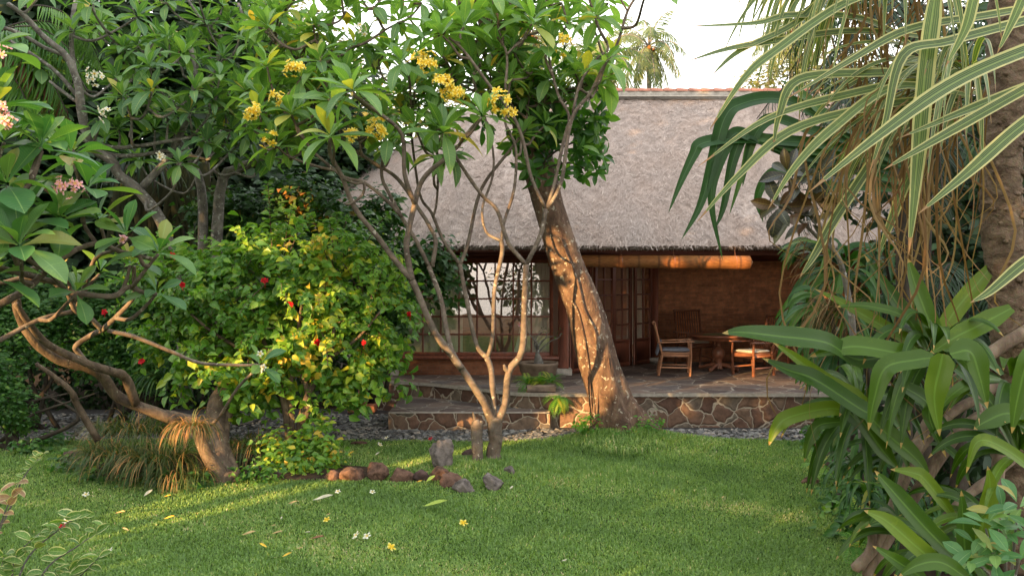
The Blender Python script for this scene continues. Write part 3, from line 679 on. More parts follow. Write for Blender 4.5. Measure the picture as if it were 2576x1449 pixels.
curtain(dA + u * L * .75 + q, dA + u * L * .985 + q, FL + .45, WZ1, 0, 26).build('curtain', M['curtain'], house)
curtain(dA + u * L * .03 + q, dA + u * L * .10 + q, FL + .45, WZ1, 0, 16).build('curtain', M['curtain'], house)
curtain((-2.12, DW + .12), (-.98, DW + .14), WZ0 - .02, WZ1 + .02, 0, 60).build('curtain', M['curtain'], house)
# sideboard and bench seen through the glass
sb = thing('sideboard', (-.4, 17.2, FL), 'low wooden sideboard standing behind the gridded window', 'sideboard')
mb = MB(); mb.box((-.4, 17.3, FL + .42), (2.2, .5, .74), r=.01); mb.build('body', M['teak'], sb)
mb = MB(); mb.box((-.4, 17.29, FL + .81), (2.3, .56, .035)); mb.build('top', M['teak'], sb)
for k in range(4):
    mb = MB(); mb.box((-1.21 + k * .54, 17.03, FL + .5), (.48, .035, .44)); dr = mb.build('drawer', M['teak'], sb)
    mb = MB(); mb.box((-1.21 + k * .54, 17.0, FL + .62), (.09, .03, .02)); mb.build('handle', M['teakd'], dr)
fo = MB(); fo.lathe((0, 0, 0), [(.004, -.2), (.05, -.14), (.075, -.03), (.06, .07), (.02, .13), (.07, .19)], 10)
V = fo.V[0]; fo.V[0] = np.stack([V[:, 2], V[:, 1] * .45, V[:, 0] * .9], 1) + np.array([-.02, 17.28, FL + .95])
o = fo.build('wooden_fish', M['bamboo'], org=(-.02, 17.28, FL + .83)); tag(o, 'carved wooden fish ornament lying on the sideboard inside the window', 'ornament')

# roof
def nz3(p): return np.sin(p[..., 0] * 3.1 + p[..., 2] * 1.7) * .5 + np.sin(p[..., 0] * 7.3 - p[..., 2] * 5.1) * .3 + np.sin(p[..., 0] * 1.1 + 2) * .5
def thatch_face(mb, bl, br_, tr_, tl, thick=.05, nu=120, nv=40, strands=30000, fringe=True):
    bl, br_, tr_, tl = [np.array(v, float) for v in (bl, br_, tr_, tl)]
    U, Vv = np.meshgrid(np.linspace(0, 1, nu), np.linspace(0, 1, nv))
    def at(u, v): u = u[..., None]; v = v[..., None]; return (bl * (1 - u) + br_ * u) * (1 - v) + (tl * (1 - u) + tr_ * u) * v
    nrm = unit(np.cross(br_ - bl, tl - bl)); dn = unit((bl + br_) - (tl + tr_))
    Pt = at(U, Vv); Pt = Pt + nrm * (nz3(Pt) * .02 + rng.normal(0, .006, U.shape))[..., None]
    i = np.arange(nv - 1)[:, None] * nu; j = np.arange(nu - 1)[None, :]; F = np.stack([i + j, i + j + 1, i + nu + j + 1, i + nu + j], -1).reshape(-1, 4)
    mb.add(Pt.reshape(-1, 3), F)
    lo = Pt - nrm * thick + np.array([0, .15, 0]); mb.add(lo.reshape(-1, 3), F[:, ::-1])
    fr = np.stack([Pt[0], lo[0]]); mb.add(fr.reshape(-1, 3), np.array([[k, nu + k, nu + k + 1, k + 1] for k in range(nu - 1)]))
    for cidx in (0, -1):
        e = np.stack([Pt[:, cidx], lo[:, cidx]]); mb.add(e.reshape(-1, 3), np.array([[k, nv + k, nv + k + 1, k + 1] for k in range(nv - 1)]))
    u_, v_ = rng.random(strands), rng.random(strands) ** 1.1; p = at(u_, v_) + nrm * (.012 + .02 * rng.random(strands))[:, None]
    ax = unit(br_ - bl); a = rng.normal(0, .5, strands); al = dn[None] * np.cos(a)[:, None] + ax[None] * np.sin(a)[:, None] + nrm[None] * rng.normal(.06, .07, strands)[:, None]
    tp = (np.array([(-.5, 0, 0), (.5, 0, 0), (.35, 1, 0), (-.35, 1, 0)]) * [.075, 1, 1], np.array([[0, 1, 2, 3]]), np.array([(0, 0, 0, 1), (1, 0, 0, 1), (1, 1, 0, 1), (0, 1, 0, 1)], float))
    big = rng.random(strands) ** 3
    place(mb, tp, p, al, np.tile(nrm, (strands, 1)), .06 + .15 * big, np.clip(rng.beta(2.5, 2.5, strands) + .35 * (rng.random(strands) > .96), 0, 1))
    if fringe:
        m = 9000; u_ = rng.random(m); dd = rng.random(m); p = at(u_, np.zeros(m)) - nrm * (dd * thick)[:, None] + np.array([0, .15, 0]) * dd[:, None]
        al = dn[None] * .6 + np.array([0, 0, -.55]) + rng.normal(0, .2, (m, 3)); place(mb, tp, p - dn * .05, al, np.tile([0, -1, .2], (m, 1)), .05 + .05 * rng.random(m), np.clip(.45 + .5 * rng.random(m) - .5 * dd * (rng.random(m) > .5), 0, 1))
bl, br_, tr_, tl = P(1022, 618, 14.3), (11.5, 14.3, P(1288, 618, 14.3)[2]), (11.5, 19.5, P(1288, 246, 19.5)[2]), P(1240, 246, 19.5)
mb = MB(); thatch_face(mb, bl, br_, tr_, tl, strands=75000)
roof = mb.build('roof', M['thatch'], house, smooth=False)
mb = MB(); thatch_face(mb, P(748, 562, 18.6), P(1022, 632, 14.4), P(1238, 250, 19.6), P(905, 425, 21.5), strands=16000, nu=50); mb.build('roof', M['thatch'], house, smooth=False)
mb = MB(); tube(mb, [P(1238, 250, 19.35), P(1143, 418, 16.8), P(1112, 470, 16.3)], [.03, .03, .025]); tube(mb, [P(1235, 256, 19.5), P(905, 425, 21.4), P(762, 548, 18.6)], [.03, .03, .03]); mb.build('hip_pole', M['bark_gr'], house)
mb = MB(); rz = tl[2]; mb.box((tl[0] + 5.7, 19.4, rz + .02), (11.6, .16, .2)); mb.box((tl[0] + 5.7, 19.28, rz - .02), (11.6, .05, .035)); mb.build('ridge_board', M['stonebase'], roof)
mb = MB()
for i in range(40):
    x0 = tl[0] - .1 + i * .3; V = []
    for s_, (xx, r_) in enumerate(((x0, .085), (x0 + .04, .1), (x0 + .29, .082))):
        for k in range(9): a = math.pi * k / 8; V.append((xx + rng.normal(0, .003), 19.42 - math.cos(a) * r_ * 1.3, rz + .11 + math.sin(a) * r_))
    mb.add(V, np.array([[a_ * 9 + k, a_ * 9 + k + 1, (a_ + 1) * 9 + k + 1, (a_ + 1) * 9 + k] for a_ in range(2) for k in range(8)]))
mb.build('ridge_tiles', M['tile'], roof)
# rear slope so that the roof is solid
mb = MB(); mb.add([tl + [0, .1, 0], np.array(tr_) + [0, .1, 0], (8.6, 25, 2.9), (-2.0, 25, 2.9)], np.array([[3, 2, 1, 0]])); mb.build('rear_roof', M['thatch'], house)

# rolled bamboo blind under the eave
bl_ = thing('bamboo_blind', (3.0, 14.4, 2.75), 'long rolled up bamboo blind hanging under the thatched eave', 'blind')
a, b = P(1380, 656, 14.7), P(1886, 661, 14.2); mb = MB(); path = [a + (b - a) * t for t in np.linspace(0, 1, 12)]
tube(mb, path, [.108, .112, .116, .12, .122], 20, 3, rough=.0); mb.build('roll', M['bamboo'], bl_)
for t in (.1, .37, .63, .93):
    mb = MB(); q = a + (b - a) * t; mb.add(*(lambda c: (np.array([c + np.array([sx * .007, .127 * math.cos(k * .5236), .127 * math.sin(k * .5236)]) for k in range(12) for sx in (-1, 1)]), np.array([[2 * k, 2 * k + 1, (2 * k + 3) % 24, (2 * k + 2) % 24] for k in range(12)])))(q)); mb.beam(q + [0, 0, .12], q + [0, .05, .26], .008, .008); mb.build('cord', M['teakd'], bl_)

# ------------------------------------------------------------------ furniture
def armchair(name, label, loc, rz, s=1.0, backh=1.04, group='slat back armchairs around the round table', mat=None):
    """local frame: the sitter faces +x"""
    mat = mat or M['teak']; t = thing(name, loc, label, 'chair', group, rz); t.scale = (s, s, s)
    def part(nm, f, m=mat): mb = MB(); f(mb); return mb.build(nm, m, t, local=True)
    for sy in (-1, 1):
        part('leg', lambda mb: (mb.beam((.26, sy * .26, 0), (.28, sy * .27, .42), .045, .045, (1, 0, 0)), mb.beam((.28, sy * .27, .42), (.27, sy * .27, .655), .035, .04, (1, 0, 0))))
        part('leg', lambda mb: (mb.beam((-.34, sy * .26, 0), (-.27, sy * .26, .43), .045, .05, (1, 0, 0)), mb.beam((-.27, sy * .26, .43), (-.42, sy * .26, backh), .04, .042, (1, 0, 0))))
        part('armrest', lambda mb: (mb.beam((.34, sy * .28, .675), (-.36, sy * .28, .645), .06, .026)))
        part('stretcher', lambda mb: mb.beam((.26, sy * .26, .16), (-.3, sy * .26, .16), .025, .03))
    part('seat', lambda mb: (mb.box((0, 0, .4), (.58, .5, .07), r=.006), mb.box((0, 0, .44), (.56, .54, .02))))
    def back(mb):
        sl = lambda z: -.27 - .15 * (z - .43) / (backh - .43)
        mb.beam((sl(backh) + .0, -.28, backh - .03), (sl(backh), .28, backh - .03), .035, .075, (1, 0, 0)); mb.beam((sl(.53), -.25, .53), (sl(.53), .25, .53), .03, .05, (1, 0, 0))
        for k in range(9): y_ = -.2 + k * .05; mb.beam((sl(.54), y_, .54), (sl(backh - .05), y_, backh - .05), .02, .014, (1, 0, 0))
    part('backrest', back)
    return t
def cushion(name, label, loc, rz, dims, mat, group, tilt=0):
    n = 12; V = []; F = []
    for sgn in (1, -1):
        for i in range(n + 1):
            for j in range(n + 1):
                x_, y_ = 2 * i / n - 1, 2 * j / n - 1; h = ((1 - x_ ** 6) * (1 - y_ ** 6)) ** .4
                V.append((x_ * dims[0] / 2 * (1 - .03 * (1 - h)), y_ * dims[1] / 2, dims[2] / 2 * (1 + sgn * h * .999) + .0))
    for s_ in (0, 1):
        o = s_ * (n + 1) ** 2
        for i in range(n):
            for j in range(n): q = [o + i * (n + 1) + j, o + (i + 1) * (n + 1) + j, o + (i + 1) * (n + 1) + j + 1, o + i * (n + 1) + j + 1]; F.append(q if s_ == 0 else q[::-1])
    mb = MB(); mb.add(V, np.array(F)); o = mb.build(name, mat); o.location = tuple(float(v) for v in loc); o.rotation_euler = (0, tilt, rz); return tag(o, label, 'cushion', group)
def on(t, l): s = t.scale[0]; c_, s_ = math.cos(t.rotation_euler.z), math.sin(t.rotation_euler.z); return (t.location.x + (l[0] * c_ - l[1] * s_) * s, t.location.y + (l[0] * s_ + l[1] * c_) * s, t.location.z + l[2] * s)
c1 = P(1700, 941, 15.85)
ch1 = armchair('armchair', 'teak armchair with grey cushions seen side on, left of the round table', (c1[0], 15.9, FL), R(-8))
cushion('seat_cushion', 'flat grey seat cushion on the side-on left armchair', on(ch1, (.0, 0, .452)), ch1.rotation_euler.z, (.56, .48, .075), M['greycush'], 'chair cushions')
cushion('back_cushion', 'grey back cushion leaning on the slats of the left armchair', on(ch1, (-.30, 0, .53)), ch1.rotation_euler.z, (.34, .44, .06), M['greycush'], 'chair cushions', tilt=R(-76))
ch2 = armchair('armchair', 'high slat back armchair against the brick wall behind the round table', ((1748 - 1288) / 2022 * 17.5, 17.5, FL), R(-80), 1.1, 1.1, mat=M['teakd'])
cushion('seat_cushion', 'cream seat cushion on the armchair against the brick wall', on(ch2, (.02, 0, .452)), ch2.rotation_euler.z, (.54, .5, .055), M['whitecush'], 'chair cushions')
ch3 = armchair('armchair', 'dark armchair with cream cushion and sunlit legs, right of the table', ((1893 - 1288) / 2022 * 15.8, 15.8, FL), R(212), .98, .98, mat=M['teakd'])
cushion('seat_cushion', 'cream seat cushion on the armchair right of the table', on(ch3, (0, 0, .452)), ch3.rotation_euler.z, (.54, .5, .06), M['whitecush'], 'chair cushions')
ch4 = armchair('armchair', 'dark armchair in the shade behind the leaves at the far right of the table', ((1935 - 1288) / 2022 * 17.2, 17.2, FL), R(225), 1.05, 1.04, mat=M['teakd'])
tb = thing('round_table', ((1808 - 1288) / 2022 * 16.6, 16.6, FL), 'round dark wood table on a turned pedestal on the terrace', 'table')
mb = MB(); mb.lathe((0, 0, 0), [(.01, .745), (.60, .745), (.63, .735), (.63, .715), (.6, .70), (.56, .695), (.55, .64), (.53, .635), (.01, .635)][::-1], 40); mb.build('tabletop', M['teakd'], tb, local=True)
mb = MB(); mb.lathe((0, 0, 0), [(.11, .64), (.1, .6), (.055, .57), (.07, .54), (.05, .52), (.08, .48), (.125, .4), (.135, .33), (.11, .26), (.06, .22), (.085, .19), (.06, .17), (.1, .13), (.1, .04)][::-1], 24); mb.build('pedestal', M['teakd'], tb, local=True)
for k in range(4):
    a = R(45 + 90 * k + 8); mb = MB(); tube(mb, [(0.05 * math.cos(a), .05 * math.sin(a), .12), (.2 * math.cos(a), .2 * math.sin(a), .1), (.36 * math.cos(a), .36 * math.sin(a), .045), (.42 * math.cos(a), .42 * math.sin(a), .05)], [.05, .045, .035, .045], 8, 4)
    mb.build('foot', M['teakd'], tb, local=True)
o = MB().add([(-.27, -.07, 0), (.25, -.1, 0), (.28, .06, .01), (-.25, .1, 0), (0, -.1, .006), (0, .1, .01)], np.array([[0, 4, 5, 3], [4, 1, 2, 5]])).build('place_mat', M['green_mat']); o.location = (tb.location.x - .12, 16.35, FL + .752)
tag(o, 'flat green woven mat lying on the round table', 'place mat')

# stone bowl with desert rose, fern and block
bc = P(1354, 957, 14.75); bowl = thing('stone_bowl', (bc[0], 14.75, FL), 'wide weathered stone bowl planter standing before the window', 'planter')
mb = MB(); mb.lathe((bc[0], 14.75, FL), [(.01, .0), (.2, .0), (.27, .08), (.335, .2), (.36, .3), (.372, .32), (.372, .36), (.34, .365), (.33, .32), (.3, .3)], 32); mb.build('bowl', M['pot'], bowl)
mb = MB(); mb.lathe((bc[0], 14.75, FL), [(.335, .315), (.2, .335), (.01, .345)], 24); mb.build('soil', M['soil'], bowl)
ad = thing('desert_rose', (bc[0] + .02, 14.75, FL + .32), 'small bare desert rose with swollen stem growing in the stone bowl', 'plant')
mb = MB(); D_ = 14.75
tube(mb, pl(D_, (1356, 917), (1354, 903), (1352, 890), (1353, 878)), [.1, .075, .04, .028], 10, 5)
for pts in ([(1353, 880), (1350, 862), (1338, 848), (1318, 826), (1309, 822)], [(1353, 878), (1360, 860), (1378, 848), (1392, 846)], [(1352, 880), (1358, 868), (1372, 850), (1377, 838)], [(1355, 886), (1368, 872), (1386, 858), (1404, 850), (1412, 838)], [(1351, 884), (1345, 865), (1352, 846), (1365, 835)]):
    tube(mb, [p + [0, rng.normal(0, .03), 0] for p in pl(D_, *pts)], [.02, .012, .008], 6, 4)
mb.build('stem', M['bark_gr'], ad)
mb = MB()
for (px, py) in ((1392, 846), (1377, 838), (1410, 838), (1365, 834), (1366, 846), (1404, 848), (1318, 826)): rosette(mb, P(px, py, D_), (0, 0, 1), .07, 4)
mb.build('leaves', M['shrub'], ad)
FLOW = []
def flower_tpl(pw=.62):
    mbt = MB(); tp = leaf_tpl(3, 'petal', .25, .0, pw, .6)
    for k in range(5):
        a = k * 2 * math.pi / 5; d = np.array([math.cos(a), math.sin(a), .35]); t_ = np.array([-math.sin(a), math.cos(a), 0])
        place(mbt, tp, [d * .02], [d], [np.array([-d[0] * .35, -d[1] * .35, 1]) + t_ * .35], 1.0, np.array([.5]))
    return np.concatenate(mbt.V), np.concatenate(mbt.F), np.concatenate(mbt.A)
FLT = flower_tpl()
def flowers(mb, c, n, r, size, face=(0, -1, .5)):
    for k in range(n):
        d = unit(rng.normal(0, 1, 3) + np.array(face) * .7); x_, y_, a_ = basis(d + rng.normal(0, .3, 3))
        q_ = c + d * r * rng.uniform(.5, 1.35); place(mb, FLT, [q_], [x_], [a_], size * rng.uniform(.8, 1.3))
        st_m = MB(); tube(st_m, [c - np.array([0, 0, r * .6]), (c + q_) / 2 - np.array([0, 0, r * .1]), q_], [.004, .0035, .003], 5, 2); mb.merge(st_m, 1)
mb = MB(); flowers(mb, P(1308, 818, D_), 5, .04, .035); mb.build('flower', [M['p_pnk'], M['shrub']], ad)
def fern(mb, c, n, L, lo=0, hi=60, spread=360, a0=0):
    tp = leaf_tpl(2, 'strap', .1, .1, .35, 0)
    for k in range(n):
        az = R(a0 + spread * (k + rng.random()) / n); el = R(rng.uniform(lo, hi)); p = smooth_path(arch(c, (math.cos(az) * math.cos(el), math.sin(az) * math.cos(el), math.sin(el)), L * rng.uniform(.7, 1.1), .9, 6), 2)
        T = np.gradient(p, axis=0); loc = []; al = []; nn = []; ss = []; r_ = np.full(26, rng.random())
        for i, t in enumerate(np.linspace(.08, 1, 13)):
            j = min(int(t * (len(p) - 1)), len(p) - 1); tt = unit(T[j]); sd = unit(np.cross(tt, (0, 0, 1)))
            for sg in (-1, 1): loc.append(p[j]); al.append(sd * sg + tt * .35); nn.append(np.cross(sd, tt)); ss.append(L * .22 * math.sin(math.pi * (t * .85 + .12)))
        place(mb, tp, loc, al, nn, ss, r_[:len(loc)])
bk = thing('stone_block', (*P(1360, 992, 13.45)[:2], FL), 'pale stone block on the terrace edge under the fern', 'stone block')
mb = MB(); mb.box((P(1360, 990, 13.5)[0], 13.5, FL + .055), (.5, .28, .12), r=.02); mb.build('block', M['pot'], bk)
fr_ = thing('potted_fern', (*P(1350, 975, 13.6)[:2], FL + .12), 'green fern spreading over the stone block below the bowl', 'fern')
mb = MB(); 
for c_ in (P(1330, 968, 13.6), P(1362, 965, 13.6), P(1385, 962, 13.65)): fern(mb, c_, 16, .36, -10, 70)
mb.build('fronds', M['fern'], fr_)
fr_ = thing('wall_fern', tuple(P(1408, 1000, 13.25)), 'yellow green fern hanging on the terrace wall beside the leaning trunk', 'fern')
mb = MB(); fern(mb, P(1405, 1000, 13.22), 18, .36, -60, 40, 180, 180); fern(mb, P(1412, 1018, 13.22), 8, .22, -60, 20, 180, 180); mb.build('fronds', M['fern'], fr_)
# ------------------------------------------------------------------ skeleton trees
def nearest(skel, hub, dz=.25):
    best = None; bd = 1e9
    for path in skel:
        d = hub[None] - path; L = np.linalg.norm(d, axis=1) + np.where(d[:, 2] < dz, 3.0, 0); i = int(np.argmin(L))
        if L[i] < bd: bd = L[i]; best = (path, i)
    return best
def attach(mb, skel, hub, r=.022, sag=.12):
    path, i = nearest(skel, hub); a = path[i]; T = unit(path[min(i + 2, len(path) - 1)] - path[max(i - 2, 0)])
    L = np.linalg.norm(hub - a)
    if L < .12: return unit(hub - path[max(i - 3, 0)] + [0, 0, .05])
    m1 = a + (hub - a) * .35 + np.array([0, 0, -sag * L]) + rng.normal(0, .05 * L, 3); m2 = a + (hub - a) * .75 + np.array([0, 0, -sag * L * .7]) + rng.normal(0, .04 * L, 3)
    p = tube(mb, [a, m1, m2, hub], [r * 1.15, r, r * .8, r * .75], 7, 4, rough=.05); skel.append(p)
    return unit(hub - m2 + np.array([0, 0, .15 * L]))

RS = 1.0
# -- yellow flowered frangipani in front of the house
D = 10.65
fr = thing('frangipani_tree', tuple(P(1232, 1165, D)), 'frangipani with several slim stems and yellow flower clusters in the middle of the lawn', 'tree')
SK = []; mb = MB()
def st(pts, rad, dep=(0, 0), **k):
    rad = [r_ * RS for r_ in rad]
    n = len(pts); q = [P(p[0], p[1], D + dep[0] + (dep[1] - dep[0]) * i / (n - 1)) for i, p in enumerate(pts)]
    SK.append(tube(mb, q, rad, 9, 4, rough=.07, knobs=.06, **k)); return q
st([(1246, 1175), (1241, 1140), (1247, 1110), (1244, 1076), (1244, 1052)], [.125, .095, .09, .1, .1])
mb.build('trunk', M['bark_fr'], fr); RS = .86
lim = []
def limb(name, segs):
    global mb
    mb = MB()
    for s_ in segs: st(*s_)
    mb.build(name, M['bark_fr'], fr)
limb('branch', [([(1244, 1068), (1230, 1040), (1213, 1004), (1161, 926), (1118, 870), (1088, 826), (1052, 740), (1036, 705)], [.085, .062, .055, .058, .05, .055], (0, -.35)),
    ([(1036, 705), (990, 650), (953, 600), (891, 521), (861, 445), (832, 392), (830, 350)], [.045, .038, .034, .028], (-.35, -.8)),
    ([(1036, 705), (1028, 660), (1023, 610), (1043, 517), (1057, 464), (1083, 429), (1133, 384), (1116, 342)], [.05, .045, .038, .036, .03], (-.35, -.6)),
    ([(863, 450), (893, 462), (915, 462), (912, 490), (885, 512), (868, 514)], [.018, .02, .02, .016], (-.7, -.6)),
    ([(1043, 512), (1018, 440), (1012, 341), (960, 290), (889, 240)], [.036, .03, .028, .025], (-.5, -1.1)),
    ([(1130, 384), (1150, 372), (1165, 350), (1190, 318), (1211, 300)], [.026, .024, .022], (-.6, -.5))])
limb('branch', [([(1163, 928), (1137, 883), (1122, 826), (1109, 753), (1079, 670)], [.045, .042, .04, .038], (-.2, .15)),
    ([(1079, 670), (1049, 610), (1010, 545), (977, 483), (960, 440), (968, 379), (977, 357)], [.034, .03, .027, .023], (.15, .1)),
    ([(1010, 545), (968, 500), (915, 460), (866, 446), (820, 410), (780, 372), (734, 295)], [.028, .026, .024, .02], (.1, -.1)),
    ([(1087, 672), (1096, 610), (1084, 575), (1053, 526), (1000, 450), (940, 410), (860, 345), (806, 165)], [.036, .034, .03, .028, .022], (.15, .5))])
limb('branch', [([(1244, 1060), (1239, 969), (1234, 925), (1226, 900)], [.05, .045, .045], (0, .1)),
    ([(1226, 900), (1200, 870), (1179, 783), (1157, 666)], [.04, .034, .036], (.1, .35)),
    ([(1157, 666), (1114, 602), (1086, 536), (1060, 500), (1046, 430), (1024, 244)], [.03, .026, .022, .02], (.35, .8)),
    ([(1157, 666), (1176, 616), (1200, 507), (1223, 455), (1271, 393), (1318, 332)], [.032, .028, .026, .022], (.35, .6)),
    ([(1090, 545), (1098, 512), (1102, 427), (1092, 300), (1075, 285)], [.02, .02, .017], (.45, .6)),
    ([(1226, 900), (1239, 848), (1244, 731), (1263, 640), (1262, 607)], [.036, .032, .034, .036], (.1, .1)),
    ([(1262, 607), (1223, 583), (1214, 521), (1240, 440), (1235, 351), (1190, 195)], [.022, .02, .019, .017], (.1, .6)),
    ([(1262, 610), (1268, 560), (1294, 474), (1297, 370), (1271, 308), (1283, 206)], [.024, .024, .022, .02], (.1, .3))])
limb('branch', [([(1246, 1074), (1270, 1017), (1280, 935), (1313, 883), (1319, 774), (1324, 666)], [.075, .055, .055, .052, .046, .045], (0, .0)),
    ([(1324, 666), (1278, 610), (1252, 531), (1214, 493), (1176, 441), (1138, 379), (1130, 340)], [.034, .03, .028, .024], (0, -.2)),
    ([(1324, 666), (1361, 588), (1373, 526)], [.038, .035, .036], (0, .0)),
    ([(1373, 526), (1337, 450), (1313, 346), (1285, 284), (1237, 223), (1166, 128), (1129, 95)], [.03, .027, .025, .02], (0, -.4)),
    ([(1375, 526), (1394, 465), (1418, 355), (1432, 294), (1403, 237), (1380, 142)], [.028, .026, .024, .02], (0, .2)),
    ([(1377, 526), (1413, 455), (1437, 303), (1484, 237), (1512, 180), (1550, 118), (1579, 28), (1610, -20)], [.03, .028, .024, .02], (0, -.1)),
    ([(1441, 284), (1460, 209), (1503, 147), (1530, 120), (1498, 57)], [.022, .02, .018], (0, .1)),
    ([(1579, 30), (1560, -5), (1550, -40)], [.016, .014], (-.1, -.1)), ([(1271, 227), (1275, 137), (1252, 95)], [.024, .02, .018], (0, .3)), ([(1276, 137), (1300, 112), (1320, 92)], [.018, .016], (0, .3)),
    ([(1282, 935), (1272, 928), (1268, 918)], [.035, .04, .02], (0, -.05))])
tw = MB(); cr = MB()
for hx, hy, dd, L, nn in [(889, 232, -1.1, .42, 15), (1012, 164, -.2, .36, 14), (1114, 338, -.7, .44, 13), (1211, 296, -.6, .4, 12), (832, 348, -1.0, .44, 15), (806, 161, .2, .36, 14), (1252, 62, .2, .4, 14), (1166, 71, 0, .4, 14),
    (1337, 62, .1, .42, 14), (1498, 47, 0, .34, 11), (1427, 62, .4, .36, 12), (1377, 126, .2, .36, 12), (1470, 185, .2, .32, 10), (1525, 160, -.2, .34, 9), (1313, 341, .4, .32, 12), (1370, 318, .5, .32, 10), (1024, 242, .5, .36, 13),
    (977, 355, 0, .36, 12), (889, 118, .4, .38, 14), (1114, 92, -.4, .38, 13), (1000, 60, .3, .38, 13), (1413, 10, .5, .36, 12), (1283, 204, .3, .36, 12), (1190, 190, .6, .36, 13), (1076, 284, .3, .36, 12), (830, 256, -.3, .38, 13),
    (672, 170, .1, .36, 13), (788, 66, .5, .36, 13), (734, 290, -.2, .38, 13), (697, 369, -.2, .36, 12), (760, 200, .6, .34, 12), (690, 300, .7, .34, 12), (647, 66, .7, .36, 13), (940, 20, .3, .36, 13), (1060, 10, .5, .36, 13),
    (1240, -10, .0, .38, 12), (1340, 180, .8, .32, 12), (1140, 200, .9, .34, 12), (960, 300, .9, .34, 12), (870, 30, .9, .36, 12), (1640, -60, -1.2, .36, 7), (900, 340, .4, .34, 11), (1120, 150, .7, .34, 12), (800, 300, .8, .34, 12), (1330, 250, .9, .32, 12), (1220, 130, 1.0, .32, 12), (1400, 230, 1.0, .32, 11), (1060, 130, 1.1, .34, 12), (950, 150, 1.1, .34, 12), (1180, 10, .9, .34, 12), (1330, -20, .9, .34, 12), (730, 120, 1.1, .34, 12), (1290, 130, .6, .34, 12), (640, 330, .3, .34, 12)] + [(rng.uniform(620, 1540), rng.uniform(-60, 240), rng.uniform(.5, 1.6), .38, 12) for _ in range(105)] + [(rng.uniform(640, 1300), rng.uniform(180, 400), rng.uniform(.0, .9), .36, 12) for _ in range(34)]:
    h = P(hx, hy, D + dd); ax = attach(tw, SK, h, .019); ax = unit(ax + np.array([0, -.25, .5])); rosette(cr, h, ax, L * (1.32 if dd < .3 else 1.1), nn)
cr.merge(tw, 1).build('crown', [M['plum'], M['bark_fr']], fr)
for hx, hy, dd, n_, r_, s_ in [(742, 180, -.4, 14, .13, .055), (695, 252, -.4, 9, .09, .05), (636, 285, -.3, 12, .10, .055), (682, 348, -.3, 10, .12, .05), (1068, 162, -.8, 15, .13, .055), (1112, 214, -.9, 12, .10, .06), (1143, 236, -.9, 14, .12, .06),
    (1258, 258, -.8, 14, .13, .06), (1283, 288, -.8, 6, .06, .05), (953, 330, -.8, 15, .13, .058), (886, 338, -.5, 6, .08, .05), (1420, 113, 0, 9, .12, .05), (1590, 185, 3, 0, .1, .05)]:
    if not n_: continue
    c_ = P(hx, hy, D + dd); f = MB(); flowers(f, c_, n_ + 3, r_, s_); o = f.build('flower_cluster', [M['p_yel'], M['shrub']], fr); 
# broken stump leaning next to the stems
RS = 1.0; sp_ = thing('dead_stump', tuple(P(1200, 1172, 10.55)), 'pale dead frangipani stump with a broken jagged top beside the stems', 'stump')
D = 10.55; mb = MB(); st([(1201, 1182), (1201, 1140), (1199, 1100), (1200, 1072), (1196, 1058)], [.085, .075, .075, .085, .05]); st([(1200, 1085), (1208, 1068), (1213, 1060)], [.04, .045, .03]); st([(1196, 1065), (1192, 1045), (1189, 1036)], [.03, .015, .004]); mb.build('stem', M['bark_fr'], sp_)

# -- white flowered frangipani behind, on the left
D = 12.6; SK = []; wf = thing('frangipani_tree', tuple(G(440, 1010)), 'grey stemmed frangipani with small white flowers spreading at the upper left', 'tree'); wf.location.y = D
mb = MB()
st([(470, 1000), (455, 800), (425, 620), (402, 552), (353, 485), (299, 440), (282, 406), (236, 377), (215, 330), (203, 265), (195, 207), (166, 141), (112, 95), (60, 40), (20, 10)], [.1, .09, .08, .07, .065, .065, .05, .04, .03], (0, -1.6))
st([(195, 215), (180, 120), (185, 30), (200, -30)], [.035, .03], (-1.0, -.8)); st([(166, 141), (110, 120), (50, 85), (-20, 62)], [.03, .025], (-1, -1.4)); st([(199, 348), (250, 366), (311, 372), (400, 360), (489, 344)], [.035, .03, .025], (-.8, -.6))
st([(200, 250), (150, 190), (100, 150), (20, 100)], [.03, .022], (-1, -1.2)); st([(203, 265), (150, 225), (125, 205)], [.025, .018], (-1, -1)); st([(350, 480), (420, 400), (470, 300), (490, 200), (480, 120)], [.06, .045, .035], (-.4, -.2))
st([(500, 900), (510, 520), (480, 400), (440, 330), (430, 240)], [.09, .07, .05, .035], (.6, .4)); st([(540, 900), (552, 490), (600, 425), (660, 400), (700, 330), (680, 180)], [.1, .08, .06, .04], (.5, .5)); st([(490, 410), (520, 330), (530, 220), (560, 100)], [.045, .035, .03], (.5, .3))
st([(236, 377), (290, 392), (360, 390), (430, 380), (520, 402)], [.035, .03, .022], (-.7, -.3)); st([(680, 260), (640, 120), (600, 10)], [.04, .03, .025], (.5, .9)); st([(640, 120), (680, 60), (720, -10)], [.03, .022], (.6, .9)); st([(560, 100), (500, 40), (460, -20)], [.03, .02], (.4, .5))
mb.build('trunk', M['bark_gr'], wf)
tw = MB(); cr = MB()
